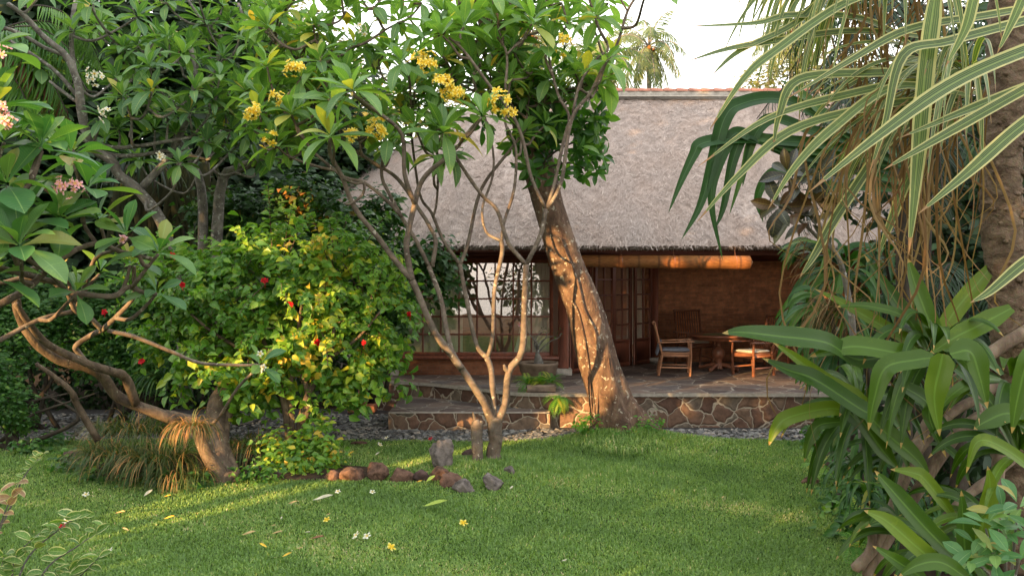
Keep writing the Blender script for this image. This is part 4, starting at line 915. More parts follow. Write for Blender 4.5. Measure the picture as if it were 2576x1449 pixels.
hubs = [(187, 83, -1, .36), (344, 46, -1, .36), (377, 174, -1.2, .42), (460, 141, -.8, .38), (311, 249, -1.2, .38), (382, 232, -1.3, .42), (489, 232, -1, .4), (427, 137, -.5, .36), (535, 257, -.8, .38), (452, 415, -1.2, .36), (257, 299, -1.0, .34), (187, 382, -1.2, .36), (552, 199, -.8, .38), (423, 100, -.5, .36), (477, 290, -.9, .38), (614, 232, -.7, .38),
    (581, 332, -.6, .36), (622, 344, -.5, .36), (518, 361, -.8, .36), (576, 386, -.6, .36), (639, 158, -.5, .38), (560, 150, -.3, .36), (600, 90, -.2, .36), (130, 330, -1.2, .34), (90, 300, -1, .34), (230, 20, -1.4, .38), (330, 300, -.8, .36), (420, 290, -.6, .38), (390, 330, -.4, .34), (640, 290, -.3, .36), (590, 290, -.2, .36), (500, 160, 0, .36), (350, 120, -.2, .34), (520, 60, .2, .34), (660, 20, .4, .36), (100, -10, -1.4, .36), (420, 10, 0, .34), (560, 20, .5, .34), (300, 330, -.6, .32), (680, 110, .5, .34), (440, 340, -.3, .34), (640, 400, -.2, .3), (700, 210, .4, .32), (540, 310, .1, .34), (290, 200, -.6, .32), (620, 30, 1, .3)]
hubs += [(rng.uniform(60, 760), rng.uniform(-60, 420) , rng.uniform(-.4, 1.6), .36) for _ in range(50)]
for hx, hy, dd, L in hubs:
    h = P(hx, hy, D + dd); ax = attach(tw, SK, h, .02, .2); rosette(cr, h, unit(ax + np.array([0, -.3, .7])), L * 1.08, 14)
cr.merge(tw, 1).build('crown', [M['plum_far'], M['bark_gr']], wf)
for hx, hy, dd, n_, r_ in [(238, 196, -1.4, 9, .12), (275, 280, -1.5, 7, .13), (665, 95, -.8, 5, .11), (725, 262, -1, 3, .05), (912, 76, -1.5, 5, .1), (404, 400, -1.5, 3, .05), (622, 50, -.8, 2, .04)]:
    f = MB(); flowers(f, P(hx, hy, D + dd - .3), n_, r_, .05); f.build('flower_cluster', [M['p_wht'], M['shrub']], wf)

RS = 1.0
# -- pink flowered frangipani at the left, on a gnarled trunk
D = 9.6; SK = []; pf = thing('frangipani_tree', tuple(P(572, 1214, D)), 'low frangipani with large leaves and pink flowers on a gnarled trunk at the left', 'tree')
mb = MB()
st([(582, 1225), (566, 1190), (549, 1120), (540, 1060), (552, 1000), (575, 965), (556, 930), (545, 905)], [.2, .13, .12, .13, .12, .11, .06, .02], (0, 1.7))
st([(560, 1225), (542, 1180), (515, 1125), (500, 1075), (470, 1062), (413, 1046)], [.12, .1, .085, .1, .1, .08])
st([(600, 1222), (585, 1180), (565, 1120), (570, 1050), (590, 1000), (610, 930), (620, 900)], [.1, .075, .06, .07, .05, .02], (0, 1.7))
mb.build('trunk', M['bark_twist'], pf); RS = .78
mb = MB()
st([(460, 1062), (413, 1046), (302, 1001), (265, 955), (227, 925), (151, 905), (90, 860), (50, 794), (40, 750)], [.085, .08, .075, .075, .065, .05], (0, -1.6))
st([(340, 1015), (315, 950), (282, 935), (222, 915), (126, 870), (80, 824), (40, 764)], [.07, .065, .055, .045, .035], (-.4, -1.9)); st([(247, 1107), (196, 1021), (180, 986), (140, 950), (91, 915)], [.06, .05, .04, .03], (.3, -.2))
mb.build('branch', M['bark_twist'], pf)
mb = MB()
st([(227, 925), (200, 890), (191, 870), (227, 845), (257, 830)], [.04, .038, .035, .035], (-.9, -1.2)); st([(257, 830), (300, 790), (337, 746), (337, 700), (337, 670)], [.035, .032, .028, .025], (-1.2, -1.5)); st([(257, 830), (225, 800), (191, 784), (171, 739), (140, 712), (60, 700), (0, 712), (-60, 700)], [.035, .032, .03, .03], (-1.2, -2.2))
st([(270, 832), (320, 842), (352, 852), (433, 885), (504, 913), (594, 918), (652, 918)], [.03, .03, .026, .022, .018], (-1.2, -.8)); st([(-60, 880), (0, 855), (100, 804), (181, 784)], [.035, .03, .03], (-2.2, -1.5)); st([(140, 712), (171, 734), (282, 746), (322, 722), (360, 735), (393, 739)], [.035, .035, .032, .025], (-2, -1.6))
st([(60, 690), (140, 650), (242, 613), (302, 633), (388, 653)], [.035, .033, .03, .025], (-2.2, -1.9)); st([(-60, 800), (0, 766), (65, 729), (130, 670), (191, 628)], [.045, .045, .035, .028], (-2.4, -2.3)); st([(196, 769), (220, 700), (242, 648), (285, 630), (322, 602)], [.028, .026, .022], (-1.4, -1.9)); st([(171, 739), (130, 690), (80, 660), (50, 640)], [.03, .028, .026], (-2, -2.9))
st([(242, 613), (210, 560), (220, 500)], [.024, .02], (-2, -2.1)); st([(50, 680), (20, 560), (80, 450), (104, 380)], [.035, .03, .025], (-2.8, -2.7)); st([(20, 560), (-30, 400), (-20, 280)], [.03, .025], (-2.8, -2.9)); st([(140, 711), (60, 690), (-60, 660)], [.035, .035], (-2, -2.8))
mb.build('branch', M['bark_fr'], pf)
tw = MB(); cr = MB()
for hx, hy, dd, L, nn in [(50, 625, -3.0, .46, 16), (398, 640, -2, .33, 11), (327, 668, -1.7, .3, 10), (322, 598, -2.2, .34, 10), (191, 739, -2, .28, 8), (393, 739, -1.6, .27, 7), (60, 560, -2.6, .42, 13), (182, 398, -2, .34, 11), (220, 480, -2.1, .36, 11), (104, 373, -2.7, .38, 11), (655, 920, -.8, .26, 6), (20, 470, -2.9, .38, 12), (150, 560, -2.4, .38, 11), (-15, 280, -3.0, .42, 13), (-30, 140, -3.0, .4, 12), (10, 360, -2.6, .38, 11), (250, 560, -2.0, .33, 9), (-20, 700, -3, .36, 9), (90, 460, -2, .36, 11), (250, 690, -1.4, .26, 7), (160, 690, -1.7, .22, 5)]:
    h = P(hx, hy, D + dd); ax = attach(tw, SK, h, .02, .1); rosette(cr, h, unit(ax + np.array([.05, -.35, .6])), L * 1.25, nn, lo=-10, hi=75, tpls=PLUMN if 'PLUMN' in globals() else PLUM)
cr.merge(tw, 1).build('crown', [M['plum_near'], M['bark_fr']], pf)
for hx, hy, dd, n_, r_ in [(166, 466, -2.7, 8, .085), (196, 474, -2.6, 6, .06), (12, 280, -3.3, 8, .06), (22, 306, -3.3, 6, .05), (4, 132, -3.3, 5, .05), (312, 604, -2.2, 3, .03)]:
    f = MB(); flowers(f, P(hx, hy, D + dd), n_, r_, .038); f.build('flower_cluster', [M['p_pnk'], M['shrub']], pf)
f = MB(); flowers(f, P(655, 890, 8.7), 1, .01, .045); flowers(f, P(660, 925, 8.7), 2, .03, .04); f.build('flower_cluster', [M['p_wht'], M['shrub']], pf)

RS = 1.0
# -- big leaning trunk with climbing leaves
D = 12.4; SK = []; lt = thing('leaning_tree', tuple(P(1560, 1100, 12.3)), 'thick leaning trunk with flaking sunlit bark growing at the terrace edge', 'tree')
mb = MB()
def fat(pts, rad, sides=26, rough=.05):
    q = pl(D, *pts); path = smooth_path(q, 8); n = len(path); rr = np.interp(np.linspace(0, 1, n), np.linspace(0, 1, len(rad)), rad); T, N_, B = frames(path); a = np.linspace(0, 2 * math.pi, sides, endpoint=False)
    z = path[:, 2]; lob = np.exp(-np.clip(z - .05, 0, 9) / .35)[:, None] * (.22 * np.sin(a * 5 + 1)[None] + .1 * np.sin(a * 9)[None]); W = 1 + lob + .035 * np.sin(a * 2 + z[:, None] * 2.3) + .03 * np.sin(a * 3 - z[:, None] * 5) + rng.normal(0, .012, (n, sides))
    gr = np.exp(-((np.angle(np.exp(1j * (a[None] - (.5 + z[:, None] * .35))))) / .16) ** 2); W = W - .14 * gr
    V = path[:, None] + (N_[:, None] * np.cos(a)[None, :, None] + B[:, None] * np.sin(a)[None, :, None]) * (rr[:, None] * W)[:, :, None]
    i = np.arange(n - 1)[:, None] * sides; j = np.arange(sides)[None, :]; F = np.stack([i + j, i + sides + j, i + sides + (j + 1) % sides, i + (j + 1) % sides], -1).reshape(-1, 4)[:, ::-1]
    mb.add(V.reshape(-1, 3), F); SK.append(path); return path
fat([(1566, 1125), (1558, 1085), (1543, 1040), (1528, 990), (1489, 850), (1458, 740), (1417, 640), (1393, 560), (1350, 400), (1325, 300), (1290, 190), (1232, 50), (1190, -60)], [.62, .5, .4, .345, .31, .275, .255, .25, .245, .24, .22, .21, .19, .17])
mb.build('trunk', M['bark_lean'], lt)
mb = MB()
tp = fat
for pts, r_ in (([(1540, 1080), (1515, 960), (1497, 840), (1470, 780), (1450, 700), (1425, 640), (1410, 600)], .022), ([(1600, 1085), (1560, 1010), (1540, 960), (1530, 900)], .012), ([(1500, 1060), (1506, 960), (1500, 900)], .014), ([(1575, 1090), (1545, 1010), (1512, 880)], .01), ([(1490, 1050), (1478, 900), (1458, 800), (1440, 760)], .01)):
    tube(mb, [P(p[0], p[1], 12.4 - .30) for p in pts], [r_, r_, r_ * .8], 6, 5, rough=.2)
mb.build('aerial_roots', M['bark_lean'], lt)
cl = thing('climbing_plant', tuple(P(1340, 380, 12.1)), 'glossy green climber bunched around the upper part of the leaning trunk', 'climbing plant')
mb = MB(); tpl_c = [leaf_tpl(5, 'plum', .3, .15, .38), leaf_tpl(5, 'plum', .5, .15, .36)]
for k in range(90):
    px, py = rng.normal(1365, 62), rng.normal(300, 80)
    if k < 20: px, py = rng.uniform(1440, 1510), rng.uniform(290, 440)
    h = P(px, min(py, 440), 12.1 + rng.normal(0, .25)); rosette(mb, h, unit((rng.normal(.3, .4), -.6, rng.normal(-.1, .4))), .25 if k < 20 else .3, 8, lo=-10, hi=60, tpls=tpl_c)
mb.build('leaves', M['shrub'], cl)
mb = MB(); 
for pts in ([(1350, 420), (1400, 380), (1450, 360), (1500, 390)], [(1345, 380), (1410, 330), (1470, 310)], [(1350, 430), (1430, 410), (1480, 430)]): tube(mb, pl(12.1, *pts), [.02, .012], 5, 4)
mb.build('stem', M['bark_dk'], cl)

# ------------------------------------------------------------------ leafy masses
HEART = [leaf_tpl(4, 'heart', .25, .22, .62), leaf_tpl(4, 'heart', .45, .15, .58)]
def mass(mb, blobs, n, L, tpls=HEART, up=.5, shell=.55, droop=-.35, jit=.6, rf=None, clump=5, gaps=0):
    """leaves in small clumps over the outside of lumpy volumes: blob = centre, radii"""
    wgt = np.array([b[1][0] * b[1][2] for b in blobs]); wgt = wgt / wgt.sum(); m = n // clump
    for bi, (c_, r_) in enumerate(blobs):
        k = int(m * wgt[bi]) + 1; d = rng.normal(0, 1, (k, 3)); d /= np.linalg.norm(d, axis=1)[:, None]; d[:, 1] = np.where(rng.random(k) < .65, -np.abs(d[:, 1]), d[:, 1])
        lump = .97 + .28 * np.sin(d[:, 0] * 7 + bi) * np.cos(d[:, 2] * 6 + bi * 2) + .1 * np.sin(d[:, 2] * 13 + d[:, 0] * 9)
        rad = (shell + (1.06 - shell) * rng.random(k) ** .45) * lump; p = np.asarray(c_) + d * np.asarray(r_) * rad[:, None]
        rc = rng.random(k)
        for q in range(clump):
            pp = p + rng.normal(0, L * .75, (k, 3)); az = rng.random(k) * 6.28
            al = d * .6 + np.stack([np.cos(az), np.sin(az), np.full(k, droop)], 1) * .8; nn = d * .7 + np.array([0, -.3, up]) + rng.normal(0, jit * .5, (k, 3))
            rn = np.clip(rc * .55 + rng.random(k) * .5, 0, 1)
            if rf is not None: rn = rf(pp, rn)
            gp = np.sin(pp[:, 0] * 5.3 + 1) * np.sin(pp[:, 2] * 6.1 + 2) + .6 * np.sin(pp[:, 0] * 11 + pp[:, 2] * 9) if gaps else np.ones(k)
            pick = np.where(gp > -gaps * 1.0 + .0 if gaps else gp > 0, rng.integers(0, len(tpls), k), -1)
            for ti, t_ in enumerate(tpls):
                s_ = pick == ti; place(mb, t_, pp[s_], al[s_], nn[s_], (L * rng.uniform(.4, 1.25, k))[s_], rn[s_])
def B(px, py, d, rx, rz, ry=.5): k = d / FPX; return (P(px, py, d), (rx * k, ry, rz * k))

D = 11.2
hb = thing('hibiscus_bush', tuple(G(730, 1140)), 'large rounded hibiscus bush with red flowers between the pink frangipani and the house', 'bush')
def sun_yellow(p, rn):  # yellower leaf tone painted in patches where the sun strikes the bush
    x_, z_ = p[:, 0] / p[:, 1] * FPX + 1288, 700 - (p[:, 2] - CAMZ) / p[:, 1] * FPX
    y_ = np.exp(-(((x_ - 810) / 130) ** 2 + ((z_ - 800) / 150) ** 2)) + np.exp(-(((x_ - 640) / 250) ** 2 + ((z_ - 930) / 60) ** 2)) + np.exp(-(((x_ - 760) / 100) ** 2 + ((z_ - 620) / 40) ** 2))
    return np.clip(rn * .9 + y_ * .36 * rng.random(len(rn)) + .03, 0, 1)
mb = MB(); mass(mb, [B(560, 740, 11.3, 130, 110, .6), B(690, 690, 11.1, 140, 110, .6), B(850, 700, 11.3, 130, 120, .6), B(620, 840, 11.1, 130, 80, .5), B(790, 830, 11.0, 150, 100, .6), B(930, 790, 11.3, 90, 110, .5), B(470, 800, 11.5, 70, 80, .4), B(600, 650, 11.4, 90, 45, .4), B(790, 640, 11.3, 110, 40, .4), B(700, 930, 10.9, 110, 40, .35), B(860, 920, 11.0, 80, 50, .35), B(540, 910, 10.9, 90, 35, .3), B(985, 840, 11.2, 30, 90, .2), B(650, 990, 10.8, 40, 50, .2), B(790, 985, 10.9, 35, 40, .2), B(480, 960, 10.8, 25, 50, .2), B(1000, 965, 12.6, 32, 22, .15), B(400, 700, 11.5, 60, 60, .3), B(450, 640, 11.6, 60, 40, .3), B(985, 700, 11.4, 40, 60, .3), B(900, 635, 11.5, 60, 30, .3), B(690, 600, 11.4, 45, 25, .2), B(555, 945, 10.2, 45, 30, .2), B(620, 1000, 10.5, 35, 30, .2), B(700, 985, 10.6, 50, 30, .2), B(840, 1000, 10.9, 35, 40, .2), B(890, 1010, 11, 20, 30, .15), B(380, 850, 11.4, 45, 35, .25), B(590, 960, 10.7, 40, 45, .2), B(815, 1020, 10.8, 22, 40, .15), B(905, 970, 11, 50, 40, .25), B(960, 900, 11.1, 40, 45, .2), B(560, 1010, 10.7, 25, 30, .15), B(1040, 780, 11.3, 18, 30, .12)], 13500, .15, rf=sun_yellow, shell=.4, clump=5, gaps=.35)
SHOOT = []
bl_h = [B(560, 740, 11.3, 130, 110, .6), B(690, 690, 11.1, 140, 110, .6), B(850, 700, 11.3, 130, 120, .6), B(620, 840, 11.1, 130, 80, .5), B(790, 830, 11.0, 150, 100, .6), B(930, 790, 11.3, 90, 110, .5), B(700, 930, 10.9, 110, 40, .35), B(430, 760, 11.4, 60, 80, .3)]
for k in range(150):
    c_, r_ = bl_h[rng.integers(0, len(bl_h))]; d_ = unit(rng.normal(0, 1, 3) + [0, -.6, .25]); p0 = c_ + d_ * np.array(r_) * .85; L_ = rng.uniform(.25, .65)
    p1 = p0 + d_ * L_ * .6 + [0, 0, .12 * L_]; p2 = p0 + d_ * L_ + [0, 0, rng.uniform(-.35, .3) * L_]; path = smooth_path([p0, p1, p2], 6); SHOOT.append(path)
    loc = path[2:]; T_ = unit(p2 - p0); n_ = len(loc); sd = np.array([unit(np.cross(T_, rng.normal(0, 1, 3))) for _ in range(n_)]); rn_ = sun_yellow(loc, np.clip(rng.random() * .6 + rng.random(n_) * .45, 0, 1))
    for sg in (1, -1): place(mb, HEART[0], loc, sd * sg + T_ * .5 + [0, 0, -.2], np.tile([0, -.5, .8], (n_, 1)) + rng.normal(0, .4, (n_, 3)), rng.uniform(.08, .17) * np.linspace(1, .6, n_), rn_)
mb.build('foliage', M['hib'], hb)
mb = MB()
for pts, r_ in (([(728, 1140), (722, 1060), (712, 1000), (690, 930), (660, 850), (620, 740)], [.05, .05, .045, .03, .02]), ([(750, 1130), (757, 1070), (770, 1010), (790, 960), (830, 870), (860, 740)], [.07, .06, .05, .035, .02]), ([(736, 1140), (735, 1050), (728, 990), (740, 900), (760, 760)], [.04, .04, .035, .02]), ([(765, 1060), (775, 1020), (768, 960), (740, 880)], [.05, .045, .035, .02]), ([(700, 960), (640, 900), (540, 840), (480, 790)], [.03, .025, .015]), ([(830, 900), (900, 850), (960, 780)], [.03, .02, .012])):
    tube(mb, [P(x_, y_, 10.75) for x_, y_ in pts], r_, 8, 4, rough=.1)
for p_ in SHOOT: tube(mb, [p_[0] - (p_[-1] - p_[0]) * .5, p_[len(p_) // 2], p_[-1]], [.009, .006, .003], 5, 4)
mb.build('trunk', M['bark_twist'], hb)
red = MB()
RT = flower_tpl(.75)
for i, (x_, y_) in enumerate([(458, 716), (1030, 792), (914, 864), (797, 857), (355, 906), (262, 786), (665, 708), (437, 640), (733, 767), (800, 862)]):
    f = MB(); c_ = P(x_, y_, 10.5 if x_ < 1000 else 11.0)
    for k in range(2): place(f, RT, [c_ + rng.normal(0, .012, 3)], [rng.normal(0, 1, 3)], [np.array([rng.normal(0, .4), -1, .1])], .042)
    place(f, leaf_tpl(3, 'strap', .2, 0, .08), [c_], [np.array([.2, -.3, -1])], [(0, -1, 0)], .09)
    f.build('flower', M['p_red'], hb)
lo = thing('low_shrub', tuple(G(745, 1205)), 'small yellow green shrub around the foot of the hibiscus stems', 'shrub')
mb = MB(); mass(mb, [B(720, 1130, 10.3, 65, 55, .25), B(760, 1165, 10.1, 60, 45, .25), B(690, 1180, 10.1, 50, 30, .2), B(800, 1110, 10.4, 35, 60, .2), B(830, 1150, 10.3, 30, 45, .2), B(770, 1195, 10, 50, 25, .15), B(660, 1200, 9.9, 40, 14, .15)], 1500, .1, rf=lambda p, r_: np.clip(r_ + .1, 0, 1), shell=.2); mb.build('foliage', M['hib'], lo)
mb = MB(); 
for k in range(6): tube(mb, [P(740 + k * 8, 1205, 10.2), P(735 + rng.normal(0, 30), 1160, 10.15), P(740 + rng.normal(0, 50), 1120, 10.2)], [.012, .006], 5, 4)
mb.build('stem', M['bark_twist'], lo)

vn = thing('creeper', tuple(P(900, 620, 13.7)), 'dark creeper with orange dead leaves climbing over the left corner of the thatched roof', 'creeper')
def orange(p, rn):
    x_, z_ = p[:, 0] / p[:, 1] * FPX + 1288, 700 - (p[:, 2] - CAMZ) / p[:, 1] * FPX
    y_ = np.exp(-(((x_ - 740) / 50) ** 2 + ((z_ - 510) / 50) ** 2)) + .6 * np.exp(-(((x_ - 860) / 90) ** 2 + ((z_ - 560) / 30) ** 2))
    return np.clip(rn * .85 + y_ * .35, 0, 1)
mb = MB(); mass(mb, [B(760, 500, 13.9, 90, 60, .4), B(880, 560, 13.6, 100, 55, .4), B(680, 560, 13.9, 110, 60, .4), B(940, 610, 13.4, 60, 60, .3), B(960, 540, 13.6, 45, 50, .25), B(830, 640, 13.6, 150, 50, .4), B(560, 540, 14, 90, 50, .4), B(1075, 640, 13.7, 50, 30, .2), B(1110, 680, 13.7, 40, 40, .15), B(1010, 700, 13.6, 50, 80, .3), B(990, 800, 13.6, 30, 90, .2), B(1120, 730, 13.8, 22, 25, .1), B(940, 760, 13.8, 50, 150, .3)], 9500, .15, rf=orange, shell=.3); mb.build('foliage', M['vine'], vn)
mb = MB(); 
for pts in ([(960, 1000), (950, 800), (900, 640), (840, 540), (760, 480)], [(970, 1000), (990, 800), (1000, 680), (1100, 650)], [(940, 1000), (900, 700), (700, 560)]): tube(mb, [P(x_, y_, 14.1) for x_, y_ in pts], [.05, .03, .015], 6, 4)
mb.build('stem', M['bark_dk'], vn)

# shrubs on the left behind the pink frangipani
TINY = [simple_tpl()]
for i, (lab, bl_s, n_, L_, mt) in enumerate([
    ('clipped looking green shrub behind the bare branches at the far left', [B(60, 830, 13, 130, 90, .7), B(150, 760, 13.4, 110, 80, .7), B(-20, 760, 13, 90, 110, .7)], 9000, .09, 'shrub'),
    ('loose dark shrub between the pink frangipani and the hibiscus', [B(330, 800, 13.6, 110, 120, .6), B(400, 900, 13.4, 80, 80, .6), B(260, 880, 13.6, 100, 60, .6)], 8000, .1, 'shrub'),
    ('low light green shrub at the left edge beside the slate path', [B(20, 1010, 11.6, 60, 60, .4), B(-20, 940, 11.6, 60, 60, .4), B(60, 1060, 11.8, 30, 20, .2)], 4200, .075, 'shrub')]):
    b0 = bl_s[0][0]; t = thing('shrub', (b0[0], b0[1], 0), lab, 'shrub'); mb = MB(); mass(mb, bl_s, n_, L_, TINY, shell=.3); mb.build('foliage', M[mt], t)
    mb = MB(); 
    for k in range(7): tube(mb, [(b0[0] + rng.normal(0, .25), b0[1] + rng.normal(0, .1), -.05), (b0[0] + rng.normal(0, .5), b0[1], b0[2] * .6), (b0[0] + rng.normal(0, .7), b0[1] + .1, b0[2] + .1)], [.04, .03, .012], 6, 4, rough=.1)
    mb.build('stem', M['bark_dk'], t)

# tufted grasses under the pink frangipani
def tuft(name, label, c_, n_, L_, spread, up=1.2, mat='liri', cat='ornamental grass', w_=.012, bias=0):
    t = thing(name, tuple(c_), label, cat); mb = MB()
    for k in range(n_):
        a = rng.random() * 6.28; r_ = rng.random() ** .5 * spread; h = np.array(c_) + [math.cos(a) * r_, math.sin(a) * r_ * .6, 0]
        a += rng.normal(0, .8); d = np.array([math.cos(a) * rng.uniform(.1, 1.2), math.sin(a) * rng.uniform(.1, 1.2) - .2, up * rng.uniform(.25, 1.2)]); p = arch(h, d, L_ * rng.uniform(.6, 1.15), 1.5, 5)
        ribbon(mb, p, w_, .2, 2, 'blade', rnd=np.clip(rng.random() + bias, 0, 1), nx=3)
    mb.build('blades', M[mat], t); return t
tuft('tufted_grass', 'brownish tufted grass hanging in the fork of the gnarled frangipani trunk', P(480, 1075, 9.35), 190, .42, .13, .7, bias=.4)
tuft('tufted_grass', 'dark tufted grass clump left of the gnarled trunk', P(400, 1165, 9.6), 420, .55, .35)
tuft('tufted_grass', 'tufted grass clump around a small dark rock at the left end of the bed', P(290, 1150, 9.9), 380, .55, .35)
tuft('tufted_grass', 'tufted grass clump directly behind the gnarled trunk base', P(640, 1130, 10.5), 320, .55, .35, bias=.1)
tuft('tufted_grass', 'tufted grass clump behind the bed near the leaning thin stem', P(330, 1090, 10.6), 380, .6, .45)
tuft('tufted_grass', 'tufted grass clump nearest to the lawn in front of the gnarled trunk', P(450, 1200, 9.4), 260, .4, .3)
tuft('strap_leaf_plant', 'grey green strap leaved clump in deep shade behind the hibiscus', P(420, 960, 12.6), 60, .7, .15, 1.0, 'blue', 'plant', .045)
sc_ = tuft('grass_tuft', 'long uncut grass around the frangipani stems and rocks', G(1225, 1180), 420, .17, .42, 1.6, 'grass', 'grass', .009)
tuft('grass_tuft', 'long uncut grass on the mound at the foot of the leaning trunk', G(1570, 1120, .1), 420, .17, .55, 1.6, 'grass', 'grass', .009)
for lab, c_, s_ in (('small bright leafed seedling at the right foot of the leaning trunk', P(1630, 1085, 12.0), .22), ('tiny leafy seedlings at the front foot of the leaning trunk', P(1565, 1115, 11.85), .16), ('small leafy seedling at the left foot of the leaning trunk', P(1470, 1075, 12.0), .18)):
    t = thing('seedling', tuple(c_), lab, 'plant'); mb = MB(); mass(mb, [(np.array(c_) + [0, 0, .05], (s_, .12, s_ * .8))], 260, .07, [leaf_tpl(3, 'heart', .2, .1, .5)], shell=.1); mb.build('leaves', M['fern'], t)

t = thing('ground_plants', tuple(G(400, 1195)), 'low leafy seedlings and ferns along the lawn side of the gnarled trunk', 'plant'); mb = MB()
mass(mb, [(G(x_, y_) + [0, 0, .06], (w_, .16, .1)) for x_, y_, w_ in ((190, 1180, .3), (280, 1205, .35), (400, 1222, .35), (480, 1228, .25), (640, 1212, .3), (130, 1120, .3), (80, 1140, .25))], 1300, .09, HEART, shell=.1); mb.build('leaves', M['shrub'], t)
mb = MB(); [fern(mb, G(x_, y_) + [0, 0, .03], 8, .24, 5, 60) for x_, y_ in ((395, 1212), (340, 1216), (450, 1225), (230, 1190), (160, 1150))]; mb.build('fronds', M['fern'], t)
# ------------------------------------------------------------------ stones
def rock(label, px, py, w_, h_, mat, seed, d=None, ridge=1.0):
    c_ = G(px, py); k = c_[1] / FPX * .98; r_ = np.random.default_rng(seed); bm = bmesh.new(); bmesh.ops.create_icosphere(bm, subdivisions=4, radius=1)
    V = np.array([v.co[:] for v in bm.verts]); F = np.array([[v.index for v in f.verts] for f in bm.faces]); bm.free()
    pls = r_.normal(0, 1, (11, 3)); pls /= np.linalg.norm(pls, axis=1)[:, None]; dd = r_.uniform(.5, .88, 11); s_ = V @ pls.T; rad = np.minimum(1, np.min(np.where(s_ > .05, dd[None] / np.maximum(s_, .05), 9), axis=1)); V = V * rad[:, None]
    V = V * (1 + .03 * np.sin(V[:, :1] * 9 + seed) * np.cos(V[:, 2:] * 8) + r_.normal(0, .02, (len(V), 1)))
    V = V * (1 + .05 * np.sin(V[:, :1] * 17 + V[:, 1:2] * 11 + seed) * np.sin(V[:, 2:] * 15) + .05 * np.sin(V[:, :1] * 5 + seed * 2) * np.sin(V[:, 1:2] * 6)); V = V * np.array([w_ * k / 2 * 1.05, min(w_, h_ * 1.2) * k / 2, h_ * k * .58]); mb = MB(); mb.add(V + c_ + np.array([0, 0, h_ * k * (.38 if h_ > 80 else .2)]), F)
    return tag(mb.build('rock', M[mat], org=c_), label, 'rock', None)
for i, a_ in enumerate([('large smooth upright grey boulder left of the frangipani stems', 1109, 1178, 74, 86, 'rockg'), ('rust brown pitted rock at the left end of the sunlit stone row', 885, 1206, 60, 50, 'rocks'), ('tall rounded brown rock second from the left in the sunlit row', 946, 1205, 62, 56, 'rocks'),
    ('wide low dark red rock in the middle of the stone row', 1008, 1207, 76, 42, 'rocks'), ('small dark rock wedged between the wide rock and the reddish one', 1057, 1209, 44, 36, 'rockd'), ('reddish rock in front of the big grey boulder', 1102, 1207, 64, 48, 'rocks'), ('brown rock joining the reddish rock to the grey ones', 1135, 1223, 56, 48, 'rocks'),
    ('angular purple grey rock nearest the camera in front of the stump', 1167, 1238, 60, 44, 'rockg'), ('purple grey rock right of the dead stump', 1240, 1230, 66, 52, 'rockg'), ('small grey rock at the right of the frangipani base', 1286, 1192, 38, 28, 'rockg'), ('dark rock half hidden behind the dead stump', 1184, 1152, 44, 30, 'rockd'),
    ('flat brown rock in the grass to the right of the stems', 1292, 1158, 30, 14, 'rocks'), ('dark brown rock at the far left of the row by the low shrub', 838, 1206, 56, 36, 'rocks'), ('dark rock among the tufted grass on the left', 180, 1160, 54, 36, 'rockd'), ('brown rock behind the gnarled trunk', 640, 1190, 60, 44, 'rockd'), ('dark rock between gnarled trunk and low shrub', 700, 1200, 44, 30, 'rockd'), ('flat stone lying on the edge of the slate path', 905, 1118, 44, 12, 'rocks'), ('pale flat stone by the path at the left', 290, 1085, 90, 16, 'rockd'),
    ('low brown stone on the right border of the lawn', 2040, 1215, 50, 26, 'rocks'), ('dark boulder under the leaves at the right border', 2120, 1275, 70, 60, 'rockd')]): rock(*a_, seed=i + 3)

# small pot figure in the shade beside the steps
pt = thing('clay_pot', tuple(G(912, 1030)), 'small clay pot on a brick base in the shade left of the terrace', 'pot'); c_ = G(912, 1035)
mb = MB(); mb.box(c_ + np.array([0, 0, .06]), (.5, .3, .14), r=.02); mb.build('base', M['brick'], pt); mb = MB(); mb.lathe(c_ + np.array([0, 0, .13]), [(.05, 0), (.1, .05), (.12, .14), (.08, .22), (.07, .26), (.09, .28), (.075, .28), (.06, .24)], 18); mb.build('body', M['tile'], pt)

# ------------------------------------------------------------------ fallen leaves and flowers on the lawn
def fallen_leaf(label, px, py, s_, colr, ang, name='fallen_leaf', z=.045, mesh_='plum'):
    c_ = G(px, py, z); c_[2] += float(gz(c_[0], c_[1])); mb = MB(); a = R(ang)
    place(mb, leaf_tpl(6, mesh_, -.25, .35, .34), [c_], [(math.cos(a), math.sin(a) * 1, .02)], [(.1, -.25, 1)], s_ * .8, np.array([.5])); return tag(mb.build(name, colr, org=c_), label, 'leaf')
LT = plain_mat('fallen_tan_leaf', (.42, .3, .13), .7, .3, 20); LY = plain_mat('fallen_yellow_leaf', (.6, .38, .04), .6, .2, 20); LB = plain_mat('fallen_brown_leaf', (.2, .1, .05), .8, .3, 20); LP = plain_mat('fallen_pale_leaf', (.5, .46, .33), .7, .2, 20); LG = plain_mat('fallen_green_leaf', (.28, .36, .06), .6, .2, 20)
